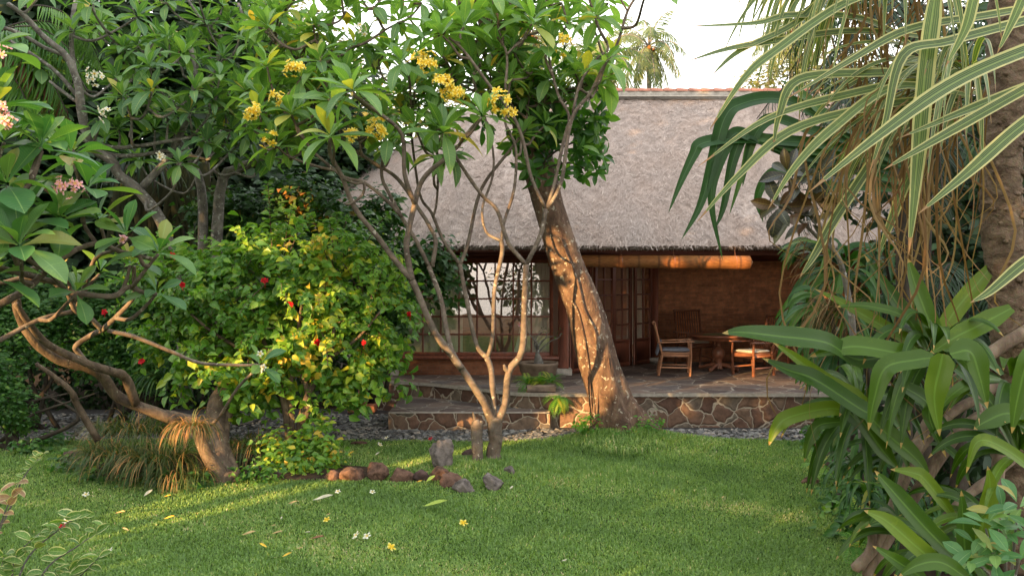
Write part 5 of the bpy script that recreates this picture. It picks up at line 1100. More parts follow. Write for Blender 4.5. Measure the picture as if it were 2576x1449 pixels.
for a_ in [('pale upright leaf on the grass left of the gnarled trunk', 362, 1248, .17, LP, 80), ('small yellow leaf just left of the gnarled trunk', 412, 1250, .09, LY, 10), ('curled tan leaf on the left of the lawn', 290, 1288, .16, LT, -20), ('bright yellow leaf in the shade on the left lawn', 412, 1302, .12, LY, 15), ('tan leaf on the lower sunlit streak at the left', 325, 1330, .1, LT, 160),
    ('tan leaf on the streak below the low shrub', 724, 1268, .12, LT, 20), ('long pale leaf lying flat below the stone row', 786, 1259, .26, LP, 8), ('thin curled tan leaf, leftmost of the group on the middle lawn', 608, 1344, .15, LT, 12), ('tan leaf to the right of the thin curled one', 684, 1342, .12, LT, 4), ('small tan leaf above the curled pair', 680, 1323, .07, LT, 0),
    ('tan leaf at the lower middle of the lawn', 672, 1376, .11, LY, 150), ('small tan leaf near the round yellow leaf', 746, 1381, .07, LT, 8), ('round yellow leaf nearest the camera', 710, 1400, .1, LY, 40), ('dark brown curled leaf left of the white flower pair', 780, 1356, .17, LB, -12), ('pale thin leaf touching the dark brown curled leaf', 766, 1340, .1, LP, -35),
    ('long green yellow leaf lying in front of the stone row', 1065, 1275, .3, LG, 2), ('small cream leaf right of the purple grey rock', 1282, 1232, .09, LP, 60), ('green yellow leaf standing against the reddish rock', 1072, 1212, .2, LG, 60), ('orange leaf at the foot of the dark wedged rock', 1048, 1212, .08, LY, 10), ('tiny tan leaf above the single yellow flower pair', 820, 1297, .06, LT, 30),
    ('tiny pale leaf between the streak and the curled leaves', 706, 1306, .06, LP, 90), ('yellow leaf on the grass strip beside the path', 878, 1142, .11, LY, 60), ('tan leaf on the grass left of the boulder', 1062, 1190, .09, LT, 0), ('pale leaf on the grass strip behind the stone row', 944, 1144, .1, LP, 60), ('tiny straw coloured leaf on the right of the lawn', 1815, 1250, .07, LT, 50), ('thin pale leaf on the near middle lawn', 1412, 1410, .06, LP, 5)]: fallen_leaf(*a_)
def fallen_flower(label, px, py, s_, mt='p_wht'):
    c_ = G(px, py, .05); c_[2] += float(gz(c_[0], c_[1])); mb = MB(); x_, y_, a_ = basis((rng.normal(0, .35), -.5, 1)); place(mb, FLT, [c_], [x_], [a_], s_ * .85); return tag(mb.build('fallen_flower', M[mt], org=c_), label, 'flower')
for a_ in [('white flower on the grass left of the gnarled trunk', 216, 1241, .05), ('white flower below the brown rock with the tan leaf', 850, 1236, .045), ('white flower just below the stone row', 937, 1237, .045), ('crumpled white flower near the bottom left', 274, 1380, .055), ('white and yellow flower, left of the close pair', 895, 1348, .055), ('white and yellow flower, right of the close pair', 923, 1350, .055),
    ('cream flower above the close pair of flowers', 822, 1308, .05, 'p_yel'), ('white flower with yellow heart nearest the camera', 985, 1377, .06, 'p_yel'), ('single yellow flower alone in the middle of the lawn', 1166, 1316, .06, 'p_yel'), ('white flower on the slate path before the steps', 972, 1100, .05), ('white flower on the grass by the slate path', 838, 1134, .06), ('white flower at the edge of the path nearest the steps', 956, 1117, .05),
    ('white flower on top of the big grey boulder', 1128, 1128, .05), ('red flower lying on the slate path below the step', 1083, 1102, .05, 'p_red'), ('red flower in the grass under the cream edged twigs', 156, 1320, .05, 'p_red'), ('white flower beside the red one under the cream edged twigs', 166, 1307, .05)]: fallen_flower(*a_)
# ------------------------------------------------------------------ right hand side: pandans
def rib(mb, pts, wpx, d, **k): ribbon(mb, [P(p[0], p[1], (p[2] if len(p) > 2 else d) + .0) for p in pts], wpx * .86 * d / FPX, up=(0, -1, .55), **k)
# tall variegated pandan with a knobbly trunk
pd = thing('variegated_pandan', (3.75, 6.2, 0), 'tall pandan with cream striped strap leaves and a knobbly trunk at the right edge', 'pandan')
mb = MB(); q = pl(5.6, (2560, 1420, 6.3), (2556, 1250, 6.2), (2545, 1100, 6.0), (2535, 950, 5.8), (2542, 850), (2536, 700), (2522, 560), (2520, 430), (2528, 300), (2540, 180), (2545, 60), (2540, -80), (2520, -220)); 
path = tube(mb, q, [.16, .15, .13, .12, .13, .125, .125, .135, .14, .14, .13], 22, 10, rough=.14)
bm = bmesh.new(); bmesh.ops.create_icosphere(bm, subdivisions=2, radius=1); IV = np.array([v.co[:] for v in bm.verts]); IF = np.array([[v.index for v in f.verts] for f in bm.faces]); bm.free()
for k in range(150):
    i = rng.integers(0, len(path)); a = rng.uniform(-2.6, .4); p = path[i] + np.array([math.cos(a), math.sin(a), 0]) * .128 + [0, 0, rng.normal(0, .03)]; s_ = rng.uniform(.012, .034)
    mb.add(p + IV * (1 + rng.normal(0, .12, (len(IV), 1))) * np.array([s_, s_, s_ * .8]), IF)
mb.build('trunk', M['bark_pan'], pd)
def fan(mb, c_, n, L, az0, az1, el0, el1, w_, droop, d_j=.1, mat=None, rb=0, **k):
    for i in range(n):
        az = R(rng.uniform(az0, az1)); el = R(rng.uniform(el0, el1)); d = (math.cos(az) * math.cos(el), math.sin(az) * math.cos(el), math.sin(el))
        ribbon(mb, arch(np.array(c_) + np.array(d) * .06, d, L * rng.uniform(.7, 1.1), droop * rng.uniform(.6, 1.4), 7), w_ * rng.uniform(.75, 1.15), .3, 3, rnd=np.clip(rng.random() * .93 + rb, 0, 1), twist=rng.normal(0, .5), up=(0, -.8, 1), **k)
CA, CB, CC, CE = P(2440, 205, 5.3), P(2260, -140, 5.4), P(2760, 60, 4.3), P(2130, -130, 6.0)
mb = MB()
fan(mb, CA, 46, 1.25, 140, 250, -15, 40, .034, .9); fan(mb, CB, 54, 1.35, 130, 300, -30, 40, .034, 1.3); fan(mb, CE, 34, 1.15, 150, 260, -40, 30, .032, 1.3)
for pts, wd, d in [([(2760, 190), (2576, 312), (2440, 430), (2309, 539)], 40, 4.2), ([(2790, 60), (2576, 131), (2387, 217), (2200, 350), (2034, 484)], 46, 4.2), ([(2760, 130), (2576, 227), (2362, 348), (2221, 428)], 34, 4.3), ([(2760, 160), (2576, 222), (2412, 287), (2261, 348)], 30, 4.5),
    ([(2640, 10), (2488, 40), (2286, 76), (2135, 156), (1974, 252)], 30, 4.8), ([(2700, 20), (2576, 55), (2387, 106), (2271, 141), (2226, 312), (2186, 438)], 34, 4.6), ([(2360, -60), (2330, 151), (2307, 403), (2286, 640)], 52, 4.7), ([(2470, -80), (2448, 0), (2427, 76), (2377, 171)], 34, 4.2), ([(2590, -60), (2564, 15), (2508, 136)], 30, 4.0),
    ([(2800, 480), (2660, 610), (2576, 662), (2488, 735), (2440, 762)], 34, 4.0), ([(2300, -30), (2135, 5), (1950, 130), (1870, 200), (1783, 330)], 30, 5.0), ([(2100, -40), (2000, 60), (1860, 130), (1790, 190)], 22, 5.4), ([(2458, 237), (2330, 190), (2186, 186), (2009, 202), (1960, 290), (1944, 380)], 34, 5.2), ([(2450, 230), (2300, 210), (2130, 240), (1930, 300), (1755, 420)], 30, 5.2),
    ([(2440, 240), (2200, 270), (1990, 330), (1860, 440), (1752, 560)], 30, 5.2), ([(2420, 220), (2200, 60), (2000, 40), (1900, 60), (1720, 68)], 26, 5.4), ([(2380, 100), (2150, 80), (1950, 105), (1830, 125), (1730, 155)], 26, 5.4), ([(2440, 240), (2250, 220), (2100, 320), (2000, 420), (1930, 530)], 30, 5.0), ([(2420, 260), (2260, 330), (2120, 520), (2050, 640), (2010, 700)], 30, 5.2), ([(2440, 260), (2300, 420), (2240, 560), (2210, 640)], 30, 5.2)]:
    rib(mb, pts, wd, d, fold=.3, rnd=rng.random() * .9)
mb.build('leaves', M['var'], pd)
mb = MB()
for c_, n_ in ((CA, 24), (CB, 26), (P(2330, 30, 5.3), 14), (P(2300, 260, 5.0), 14), (P(2400, 330, 5.1), 14), (P(2180, 330, 5.2), 10)):
    for k in range(n_):
        a = rng.uniform(2.2, 5.0); h = c_ + np.array([math.cos(a) * rng.uniform(.02, .3), math.sin(a) * .15, rng.uniform(-.1, .1)]); L_ = rng.uniform(.8, 2.1)
        pts = [h, h + [math.cos(a) * .12, 0, -.1 * L_], h + [math.cos(a) * .16 + rng.normal(0, .09), rng.normal(0, .07), -.5 * L_], h + [math.cos(a) * .16 + rng.normal(0, .15), rng.normal(0, .08), -.8 * L_], h + [math.cos(a) * .16 + rng.normal(0, .22), rng.normal(0, .08), -L_]]
        ribbon(mb, pts, rng.uniform(.008, .02), .6, 4, 'strap', up=(0, 1, .1), twist=rng.normal(0, 1.6), nx=3)
mb.build('dry_leaves', M['dry'], pd)

# broad leaved pandan on stilt roots
bp = thing('broad_leaf_pandan', tuple(G(2300, 1420)), 'glossy broad leaved pandan on slanting stilt roots at the lower right', 'pandan')
for pts, r_ in (([(2590, 830), (2517, 872), (2406, 960), (2328, 1077), (2278, 1200), (2206, 1366), (2150, 1430)], [.065, .06, .055, .05, .05]), ([(2600, 990), (2517, 1022), (2412, 1088), (2317, 1222), (2217, 1383), (2180, 1450)], [.06, .06, .055, .05]), ([(2520, 960), (2461, 1000), (2380, 1050), (2300, 1150)], [.05, .045, .04]),
    ([(2524, 1040), (2517, 1116), (2500, 1300), (2482, 1440)], [.065, .06, .055]), ([(2560, 1140), (2495, 1200), (2430, 1250), (2365, 1315)], [.045, .045, .04]), ([(2470, 880), (2450, 960), (2470, 1050)], [.03, .03, .025]), ([(2180, 1280), (2195, 1360), (2165, 1430)], [.045, .04]), ([(2290, 1150), (2255, 1240), (2240, 1330)], [.04, .035])):
    mb = MB(); tube(mb, [P(x_, y_, 5.4) for x_, y_ in pts], [v * .72 for v in r_], 10, 6, rough=.05, knobs=.05); mb.build('stilt_root', M['root'], bp)
mb = MB()
for pts, wd, d in [([(2290, 880, 5.0), (2162, 905, 4.9), (2078, 862, 4.7), (1960, 846, 4.6), (1870, 836, 4.5), (1817, 838, 4.5)], 66, 4.6), ([(2328, 902), (2273, 891), (2160, 872), (2100, 880), (2037, 897)], 62, 4.8), ([(2190, 1040), (2162, 1027), (2051, 955), (1980, 930), (1917, 900)], 56, 4.8), ([(2180, 1010), (2140, 990), (2073, 955), (2000, 900), (1945, 862)], 46, 5.0),
    ([(2345, 890), (2310, 840), (2240, 740), (2173, 640)], 52, 5.2), ([(2362, 870), (2330, 790), (2300, 710), (2284, 650)], 56, 5.0), ([(2338, 885), (2270, 850), (2150, 780), (2050, 727)], 44, 5.2), ([(2440, 760), (2545, 777)][:0] or [(2545, 775), (2460, 820), (2400, 850), (2335, 893)], 58, 4.7), ([(2350, 900), (2306, 905), (2228, 925), (2200, 1000), (2184, 1083)], 58, 4.5), ([(2372, 890), (2364, 925), (2350, 1000), (2364, 1097)], 70, 4.4),
    ([(2390, 890), (2440, 885), (2462, 940), (2484, 1027)], 72, 4.5), ([(2330, 880), (2280, 800), (2180, 770), (2100, 772)], 30, 5.0), ([(2420, 1420), (2330, 1330), (2250, 1240), (2200, 1183)], 60, 4.3), ([(2370, 1430), (2300, 1370), (2230, 1310), (2173, 1283)], 56, 4.2), ([(2430, 1440), (2425, 1350), (2418, 1233)], 56, 4.4), ([(2450, 1440), (2470, 1330), (2490, 1230), (2484, 1172)], 52, 4.5), ([(2330, 1460), (2270, 1420), (2195, 1372)], 44, 4.1),
    ([(2440, 1460), (2370, 1415), (2310, 1420), (2260, 1450)], 48, 4.0), ([(2140, 1035), (2080, 1028), (1984, 1050), (1950, 1080), (1934, 1120)], 46, 5.2), ([(2120, 1060), (2060, 1070), (2035, 1110), (2023, 1162)], 34, 5.4), ([(2250, 960), (2330, 1010), (2340, 1060), (2380, 1150)], 50, 4.9), ([(2160, 1020), (2230, 1090), (2300, 1150), (2340, 1200)], 60, 5.0), ([(2150, 1030), (2210, 1120), (2260, 1180)], 56, 5.1),
    ([(2600, 1080), (2540, 1040), (2480, 1060), (2450, 1080)], 60, 4.6), ([(2620, 960), (2590, 900), (2560, 1000), (2545, 1090)], 60, 4.0), ([(2620, 1200), (2530, 1130), (2460, 1110), (2430, 1190)], 40, 4.2), ([(2350, 890), (2390, 800), (2470, 700), (2520, 640)], 50, 5.6), ([(2300, 920), (2250, 1000), (2270, 1080)], 44, 5.2), ([(2110, 1000), (2160, 1060), (2250, 1100), (2290, 1190)], 54, 5.3), ([(2400, 1300), (2330, 1210), (2300, 1190), (2240, 1180)], 44, 4.7), ([(2300, 1300), (2260, 1240), (2200, 1200)], 40, 4.9)]:
    rib(mb, pts, wd, d, fold=.28, rnd=rng.random(), k=7)
fan(mb, P(2490, 1330, 4.7), 14, .5, 60, 300, 0, 75, .06, .9, rb=-.2); fan(mb, P(2560, 1150, 4.8), 14, .55, 110, 290, -10, 70, .065, .9, rb=-.2); fan(mb, P(2270, 1350, 5.1), 12, .45, 60, 300, 0, 75, .05, .9, rb=-.2); fan(mb, P(2540, 960, 5.0), 12, .55, 110, 290, -20, 60, .065, .9, rb=-.3); fan(mb, P(2345, 895, 5.1), 16, .75, 100, 330, -30, 70, .07, .9, rb=-.5); fan(mb, P(2165, 1030, 5.5), 20, .7, 60, 320, -40, 60, .065, .9, rb=-.45); fan(mb, P(2400, 1430, 4.6), 16, .6, 60, 300, 5, 75, .075, .8, rb=-.1); fan(mb, P(2300, 1150, 5.6), 12, .6, 60, 300, -30, 60, .06, .9, rb=-.6)
mb.build('leaves', M['pand'], bp)

# bluish strap leaved dracaena with dry flower strings
dr = thing('dracaena', tuple(P(2140, 1080, 7.0)), 'bluish green strap leaved plant with dry stringy flower heads beside the terrace', 'plant'); dr.location.z = 0
mb = MB()
for hx, hy, d_, n_, L_ in ((2130, 690, 7.0, 22, .62), (2090, 790, 6.8, 24, .62), (2200, 740, 7.2, 22, .6), (2120, 880, 6.8, 18, .55), (2230, 650, 7.2, 20, .6), (2060, 640, 7.4, 14, .45), (2180, 1080, 6.6, 16, .5)): fan(mb, P(hx, hy, d_), n_, L_, 110, 300, -25, 60, .06, 1.2)
mb.build('leaves', M['blue'], dr)
mb = MB()
for hx, hy in ((2130, 690), (2090, 790), (2200, 740), (2120, 880), (2230, 650), (2180, 1080)): tube(mb, [(P(hx, hy, 7)[0] + rng.uniform(.5, .9), 7.3 + rng.uniform(0, .5), -.05), (P(hx, hy, 7)[0] + rng.uniform(.3, .6), 7.3, .6), P(hx, hy, 7.05)], [.03, .025, .022], 7, 4)
mb.build('stem', M['bark_dk'], dr)
mb = MB()
for k in range(110):
    h = P(rng.uniform(2080, 2200), rng.uniform(745, 800), 6.6); d = (rng.uniform(-1, -.2), -.2, rng.uniform(-.2, .5)); ribbon(mb, arch(h, d, rng.uniform(.25, .62), 1.4, 5), .008, .1, 2, 'blade', nx=3)
for k in range(40):
    h = P(rng.uniform(2020, 2060), rng.uniform(590, 690), 6.9); ribbon(mb, arch(h, (rng.uniform(-1, -.2), -.2, rng.uniform(-.5, .5)), rng.uniform(.12, .3), 1.0, 4), .012, .1, 2, 'blade', nx=3)
mb.build('dry_strings', M['dry'], dr)

# large drooping leaves seen against the roof (spider-lily like palm grass)
bf = thing('big_strap_plant', (P(2200, 430, 6.4)[0], 6.4, 0), 'plant with wide dark green drooping leaves hanging in front of the thatched roof', 'plant')
mb = MB()
for pts, wd in [([(2280, 420), (2100, 370), (1960, 355), (1840, 350), (1765, 362), (1745, 390), (1712, 460), (1682, 535)], 40), ([(2280, 400), (2080, 300), (1960, 250), (1865, 262), (1822, 300), (1790, 420), (1760, 520), (1715, 602)], 46), ([(2250, 420), (2050, 400), (1900, 350), (1845, 340), (1800, 430), (1790, 520), (1818, 655)], 40), ([(2250, 430), (2080, 420), (1960, 380), (1880, 340), (1845, 400), (1820, 520), (1800, 575)], 36),
    ([(2260, 420), (2100, 390), (1980, 370), (1900, 350), (1870, 430), (1835, 540)], 34), ([(2300, 470), (2150, 430), (2020, 420), (1940, 440), (1905, 500), (1920, 560)], 36), ([(2300, 440), (2160, 360), (2040, 330), (1950, 300), (1905, 330), (1880, 400), (1868, 470)], 40), ([(2300, 480), (2150, 470), (2050, 480), (1990, 560)], 34), ([(2280, 430), (2120, 330), (2020, 240), (1960, 200)], 36)]:
    rib(mb, pts, wd, 6.3, fold=.25, rnd=rng.random() * .7, k=7)
mb.build('leaves', M['blue'], bf)
mb = MB(); tube(mb, [(P(2260, 430, 6.4)[0] + .15, 6.5, -.1), (P(2260, 430, 6.4)[0] + .1, 6.5, 1.6), P(2270, 420, 6.4)], [.07, .06, .05], 8, 5); mb.build('stem', M['bark_dk'], bf)

ct = thing('croton', (P(2110, 600, 6.0)[0] + .2, 6.1, 0), 'croton with dark leathery veined leaves on a bare stem in front of the eave', 'shrub')
mb = MB(); tube(mb, pl(6.0, (2175, 1150), (2150, 900), (2140, 780), (2110, 650), (2060, 600), (2030, 570)), [.03, .025, .018, .012], 7, 5); tube(mb, pl(6.0, (2100, 640), (2060, 560), (2050, 500)), [.014, .01], 6, 4); tube(mb, pl(6.0, (2060, 600), (2000, 545), (1960, 520)), [.012, .009], 6, 4); mb.build('stem', M['bark_gr'], ct)
mb = MB(); CT = [leaf_tpl(6, 'plum', .25, .2, .42)]
for hx, hy, n_ in ((2040, 565, 7), (2050, 505, 8), (1960, 520, 7), (2000, 545, 7), (2010, 480, 8), (1985, 440, 7), (2060, 450, 6)): rosette(mb, P(hx, hy, 6.0), unit((-.3, -.5, rng.normal(.3, .5))), .26, n_, lo=-30, hi=50, tpls=CT)
mb.build('leaves', M['croton'], ct)

# dark feathery palms filling the gap behind the pandans
for lab, hx, hy, d_, n_, L_, az in [('dark feathery palm behind the variegated pandan leaves', 2330, 330, 7.6, 15, 1.9, (110, 290)), ('dark feathery palm low behind the stilt roots', 2420, 760, 7.8, 14, 1.7, (100, 300)), ('dark feathery palm against the sky left of the knobbly trunk', 2300, 60, 8.2, 13, 1.9, (100, 290))]:
    h = P(hx, hy, d_); t = thing('feather_palm', (h[0], h[1] + .1, 0), lab, 'palm'); a = MB(); b = MB()
    for k in range(n_): az_ = R(az[0] + (az[1] - az[0]) * (k + rng.random()) / n_); el = R(rng.uniform(-10, 60)); frond(a, b, h, (math.cos(az_) * math.cos(el), math.sin(az_) * math.cos(el), math.sin(el)), L_ * rng.uniform(.8, 1.1), 1.1, .42, 34, .022, .4, .014, rnd=rng.random() * .9)
    a.build('leaflets', M['darkpalm'], t); tube(b, [(h[0] + .05, h[1] + .1, -.1), (h[0], h[1] + .05, h[2] * .5), h], [.09, .07, .06], 9, 5, rough=.1, knobs=.1); b.build('trunk', M['bark_dk'], t)

# shrub, ferns and seedlings on the near right
sh = thing('shrub', tuple(G(2540, 1449) * 0 + P(2540, 1449, 4.3)), 'bright green soft leaved shrub in the bottom right corner', 'shrub'); mb = MB()
for hx, hy, n_ in ((2530, 1350, 7), (2480, 1330, 6), (2560, 1280, 7), (2500, 1410, 7), (2560, 1430, 7), (2440, 1420, 5), (2580, 1350, 6), (2520, 1300, 5), (2455, 1380, 4), (2390, 1450, 4)): rosette(mb, P(hx, hy, 4.1 + rng.normal(0, .1)), unit((-.2, -.5, .8)), .17, n_, lo=-10, hi=60, tpls=[leaf_tpl(5, 'plum', .3, .2, .4)])
mb.build('leaves', M['plum_near'], sh)
mb = MB(); 
for hx, hy in ((2530, 1350), (2480, 1330), (2560, 1280), (2500, 1410), (2440, 1420), (2580, 1350)): tube(mb, [P(2530, 1560, 4.3), P((hx + 2530) / 2, 1440, 4.2), P(hx, hy, 4.1)], [.012, .008, .005], 6, 4)
mb.build('stem', M['bark_gr'], sh); sh.location = tuple(P(2530, 1560, 4.3))
for ch_ in sh.children: ch_.location = tuple(np.array(P(2540, 1449, 4.3)) - np.array(P(2530, 1560, 4.3)))
for lab, px, py, d_, L_, n_ in (('yellowish fern on the lawn border under the dracaena', 2060, 1175, 8.6, .34, 9), ('small fern at the near right lawn border', 2150, 1375, 6.7, .26, 9), ('small fern between rock and stilt roots', 2210, 1350, 6.4, .26, 8), ('fern shoot at the dark boulder on the right', 2150, 1285, 7.2, .24, 7)):
    c_ = P(px, py, d_); t = thing('fern', tuple(c_), lab, 'fern'); mb = MB(); fern(mb, c_, n_, L_, 10, 70); mb.build('fronds', M['fern'], t)
tuft('strap_leaf_plant', 'clump of narrow bluish leaves at the right border of the lawn', P(2200, 1240, 6.3), 46, .42, .2, .8, 'blue', 'plant', .035); tuft('strap_leaf_plant', 'clump of narrow dark leaves just above the rocks at the right border', P(2170, 1180, 6.9), 40, .45, .2, .8, 'blue', 'plant', .035); tuft('strap_leaf_plant', 'clump of narrow dark leaves behind the stilt roots', P(2330, 1290, 6.3), 50, .5, .25, .9, 'blue', 'plant', .04)
t = thing('creeping_plant', tuple(G(2130, 1130)), 'rusty brown and green creeping plant along the right lawn border', 'plant'); mb = MB(); mass(mb, [(G(2100, 1120) + [0, 0, .1], (.5, .4, .2)), (G(2170, 1200) + [.1, 0, .1], (.5, .5, .25)), (G(2230, 1330) + [.2, 0, .1], (.5, .5, .25)), (G(2180, 1400) + [.5, 0, .1], (.4, .5, .2)), (G(2150, 1290) + [0, 0, .15], (.3, .3, .3)), (G(2160, 1350) + [0, 0, .12], (.25, .3, .25))], 3800, .1, HEART, shell=.2, rf=lambda p, r_: np.clip(r_ + .05, 0, 1)); mb.build('leaves', M['shrub'], t)

# cream edged twigs close to the camera on the left
tg = thing('variegated_shrub', tuple(P(60, 1500, 4.6)), 'twiggy shrub with cream edged leaves in the lower left corner', 'shrub'); mb = MB(); lf = MB(); TV = [leaf_tpl(5, 'round', .2, .25, .5)]
for pts in ([(20, 1600), (60, 1420), (150, 1330), (210, 1290)], [(60, 1600), (110, 1440), (200, 1370), (262, 1325)], [(-60, 1500), (-10, 1350), (20, 1270), (45, 1215)], [(-40, 1400), (20, 1290), (60, 1200), (110, 1140)], [(30, 1600), (30, 1480), (40, 1400), (100, 1340)], [(90, 1600), (150, 1500), (210, 1440), (250, 1400)], [(-20, 1600), (-10, 1480), (10, 1400)], [(120, 1600), (160, 1480), (180, 1420)]):
    p = tube(mb, pl(4.6, *pts), [.008, .005, .002], 5, 6)
    sparse = pts[0] == (-40, 1400)
    for i in range(6 if not sparse else len(p) - 8, len(p), 2 if not sparse else 1):
        for sg in (-1, 1):
            if rng.random() < .12: continue
            d = np.array([sg * rng.uniform(.4, 1), -.3, rng.uniform(-.2, .8)]); s_ = rng.uniform(.07, .12) * (.5 if sparse else 1); place(lf, TV[0], [p[i]], [d], [np.array([0, -.6, .8]) + rng.normal(0, .4, 3)], s_, np.array([.1 + .75 * rng.random() if pts[0][0] > -50 else 1.0]))
mb.build('twigs', M['bark_gr'], tg); lf.build('leaves', M['twig'], tg)

# ------------------------------------------------------------------ background
def bigtree(name, label, x_, y_, h_, blobs, n_, L_, mat='dark', cat='tree', tr=.2, group=None):
    t = thing(name, (x_, y_, 0), label, cat, group); mb = MB(); tube(mb, [(x_, y_, -.1), (x_ + rng.normal(0, .3), y_, h_ * .35), (x_ + rng.normal(0, .5), y_, h_ * .75)], [tr * 1.4, tr, tr * .5], 10, 5, rough=.08)
    for (c_, r_) in blobs: tube(mb, [(x_, y_, h_ * .4), (np.array([x_, y_, h_ * .5]) + c_) / 2 + rng.normal(0, .2, 3), c_], [tr * .5, tr * .3, tr * .1], 6, 4)
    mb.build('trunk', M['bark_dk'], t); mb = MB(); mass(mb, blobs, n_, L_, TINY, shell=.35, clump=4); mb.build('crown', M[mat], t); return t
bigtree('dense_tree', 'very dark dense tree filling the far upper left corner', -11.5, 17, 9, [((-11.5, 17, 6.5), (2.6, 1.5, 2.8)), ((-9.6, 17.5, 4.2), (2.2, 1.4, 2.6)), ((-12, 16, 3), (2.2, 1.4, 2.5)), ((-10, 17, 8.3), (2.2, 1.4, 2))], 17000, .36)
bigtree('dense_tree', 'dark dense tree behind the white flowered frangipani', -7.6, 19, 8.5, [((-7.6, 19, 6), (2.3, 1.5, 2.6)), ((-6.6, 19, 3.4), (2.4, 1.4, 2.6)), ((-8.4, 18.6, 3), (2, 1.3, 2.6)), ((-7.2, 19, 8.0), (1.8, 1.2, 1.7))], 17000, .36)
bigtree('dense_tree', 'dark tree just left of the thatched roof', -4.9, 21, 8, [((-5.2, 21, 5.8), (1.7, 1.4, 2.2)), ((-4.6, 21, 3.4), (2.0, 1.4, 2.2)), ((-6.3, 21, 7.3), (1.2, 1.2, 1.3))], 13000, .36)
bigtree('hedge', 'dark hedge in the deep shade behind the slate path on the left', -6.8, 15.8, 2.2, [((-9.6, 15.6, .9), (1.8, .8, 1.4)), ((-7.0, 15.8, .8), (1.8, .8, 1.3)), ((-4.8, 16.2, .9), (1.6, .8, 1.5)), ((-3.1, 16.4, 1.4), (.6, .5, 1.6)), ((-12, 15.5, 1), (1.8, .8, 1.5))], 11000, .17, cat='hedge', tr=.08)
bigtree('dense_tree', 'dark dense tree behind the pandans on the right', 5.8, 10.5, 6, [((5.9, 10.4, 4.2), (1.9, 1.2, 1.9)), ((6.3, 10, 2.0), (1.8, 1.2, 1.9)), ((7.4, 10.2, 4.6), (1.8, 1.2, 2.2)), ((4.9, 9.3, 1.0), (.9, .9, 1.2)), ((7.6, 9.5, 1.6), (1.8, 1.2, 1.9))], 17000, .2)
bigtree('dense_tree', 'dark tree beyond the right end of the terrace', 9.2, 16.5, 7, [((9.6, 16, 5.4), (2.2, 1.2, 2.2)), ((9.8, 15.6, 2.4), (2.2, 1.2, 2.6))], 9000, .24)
tuft('spiky_plant', 'dark spiky rosette in the shade behind the white frangipani stems', P(350, 420, 14.5), 90, 1.1, .1, .7, 'darkpalm', 'plant', .05); tuft('spiky_plant', 'second dark spiky rosette higher up beside the hanging vines', P(400, 110, 15.5), 90, 1.1, .1, .7, 'darkpalm', 'plant', .05)
st_ = thing('dead_leaf_stand', tuple(P(420, 560, 15.6)), 'stand of stems clothed in hanging dead leaves behind the hibiscus', 'plant'); mb = MB()
for k in range(120):
    px = rng.uniform(290, 560); h = P(px, rng.uniform(400, 500), 15.6 + rng.normal(0, .3)); ribbon(mb, [h, h + [rng.normal(0, .1), -.05, -.5], h + [rng.normal(0, .15), -.05, -rng.uniform(.9, 1.6)]], rng.uniform(.05, .13), .5, 3, 'strap', up=(0, 1, .1), nx=3, rnd=rng.random() * .45)
mb.build('hanging_leaves', M['stand'], st_)
mb = MB(); 
for px in (320, 380, 450, 520): tube(mb, [P(px, 760, 15.7), P(px + 5, 560, 15.7), P(px, 410, 15.7)], [.09, .08, .06], 8, 4)
mb.build('stem', M['bark_dk'], st_)
# arching palm with rusty dead fronds at the upper left
rp = thing('feather_palm', (P(30, 120, 12.5)[0], 12.5, 0), 'palm with green and rust coloured fronds arching from the upper left corner', 'palm'); a = MB(); b = MB(); c_ = MB(); h = P(-60, 130, 12.5)
for el, az, m_ in ((4, -5, c_), (10, -12, a), (-8, -10, a), (-2, 0, a), (-16, -20, a), (25, 0, a), (38, -10, a), (48, 10, a)): frond(m_, b, h, (math.cos(R(az)) * math.cos(R(el)), math.sin(R(az)) * math.cos(R(el)), math.sin(R(el))), 2.1, .9, .62, 46, .03, .7, .022, rnd=.6 + .3 * rng.random())
frond(a, b, P(60, 20, 12.8), (1, -.1, .1), 1.7, .9, .5, 40, .028, .5, .02, rnd=.9); frond(a, b, P(120, 60, 13), (.9, -.1, -.3), 1.3, .5, .5, 36, .028, .5, .02, rnd=.9)
a.build('leaflets', M['shrub'], rp); c_.build('dead_leaflets', M['rust'], rp); tube(b, [h + [.0, .1, -h[2] - .1], h], [.14, .12], 10, 6); b.build('trunk', M['bark_dk'], rp)

bigtree('dense_tree', 'dark dense tree far behind, closing the gap above the hedge', -9, 24, 9, [((-13, 24, 4), (4, 1.5, 4.5)), ((-8, 24, 4), (3.4, 1.5, 4.5)), ((-12, 24, 9), (4, 1.5, 3)), ((-8, 24, 8.5), (2.5, 1.5, 2.2)), ((-17, 24, 7), (3, 1.5, 6))], 16000, .5)
# distant coconut palms above the roof, in full sun
def coconut(label, px, py, d_, L_, n_, trunk_r=.16):
    h = P(px, py, d_); t = thing('coconut_palm', (h[0], h[1], 0), label, 'palm', 'coconut palms beyond the roof'); a = MB(); b = MB()
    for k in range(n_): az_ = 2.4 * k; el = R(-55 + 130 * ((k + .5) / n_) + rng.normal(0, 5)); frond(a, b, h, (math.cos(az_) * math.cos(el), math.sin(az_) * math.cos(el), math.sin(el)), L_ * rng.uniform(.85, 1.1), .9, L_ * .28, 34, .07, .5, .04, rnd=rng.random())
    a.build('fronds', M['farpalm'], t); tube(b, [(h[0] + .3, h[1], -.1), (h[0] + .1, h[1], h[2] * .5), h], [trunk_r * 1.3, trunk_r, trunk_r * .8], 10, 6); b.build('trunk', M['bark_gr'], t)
    nt_ = MB(); 
    for k in range(9): nt_.add(h + rng.normal(0, .22, 3) + [0, -.15, -.35] + IV * .13, IF)
    nt_.build('coconuts', M['bamboo'], t)
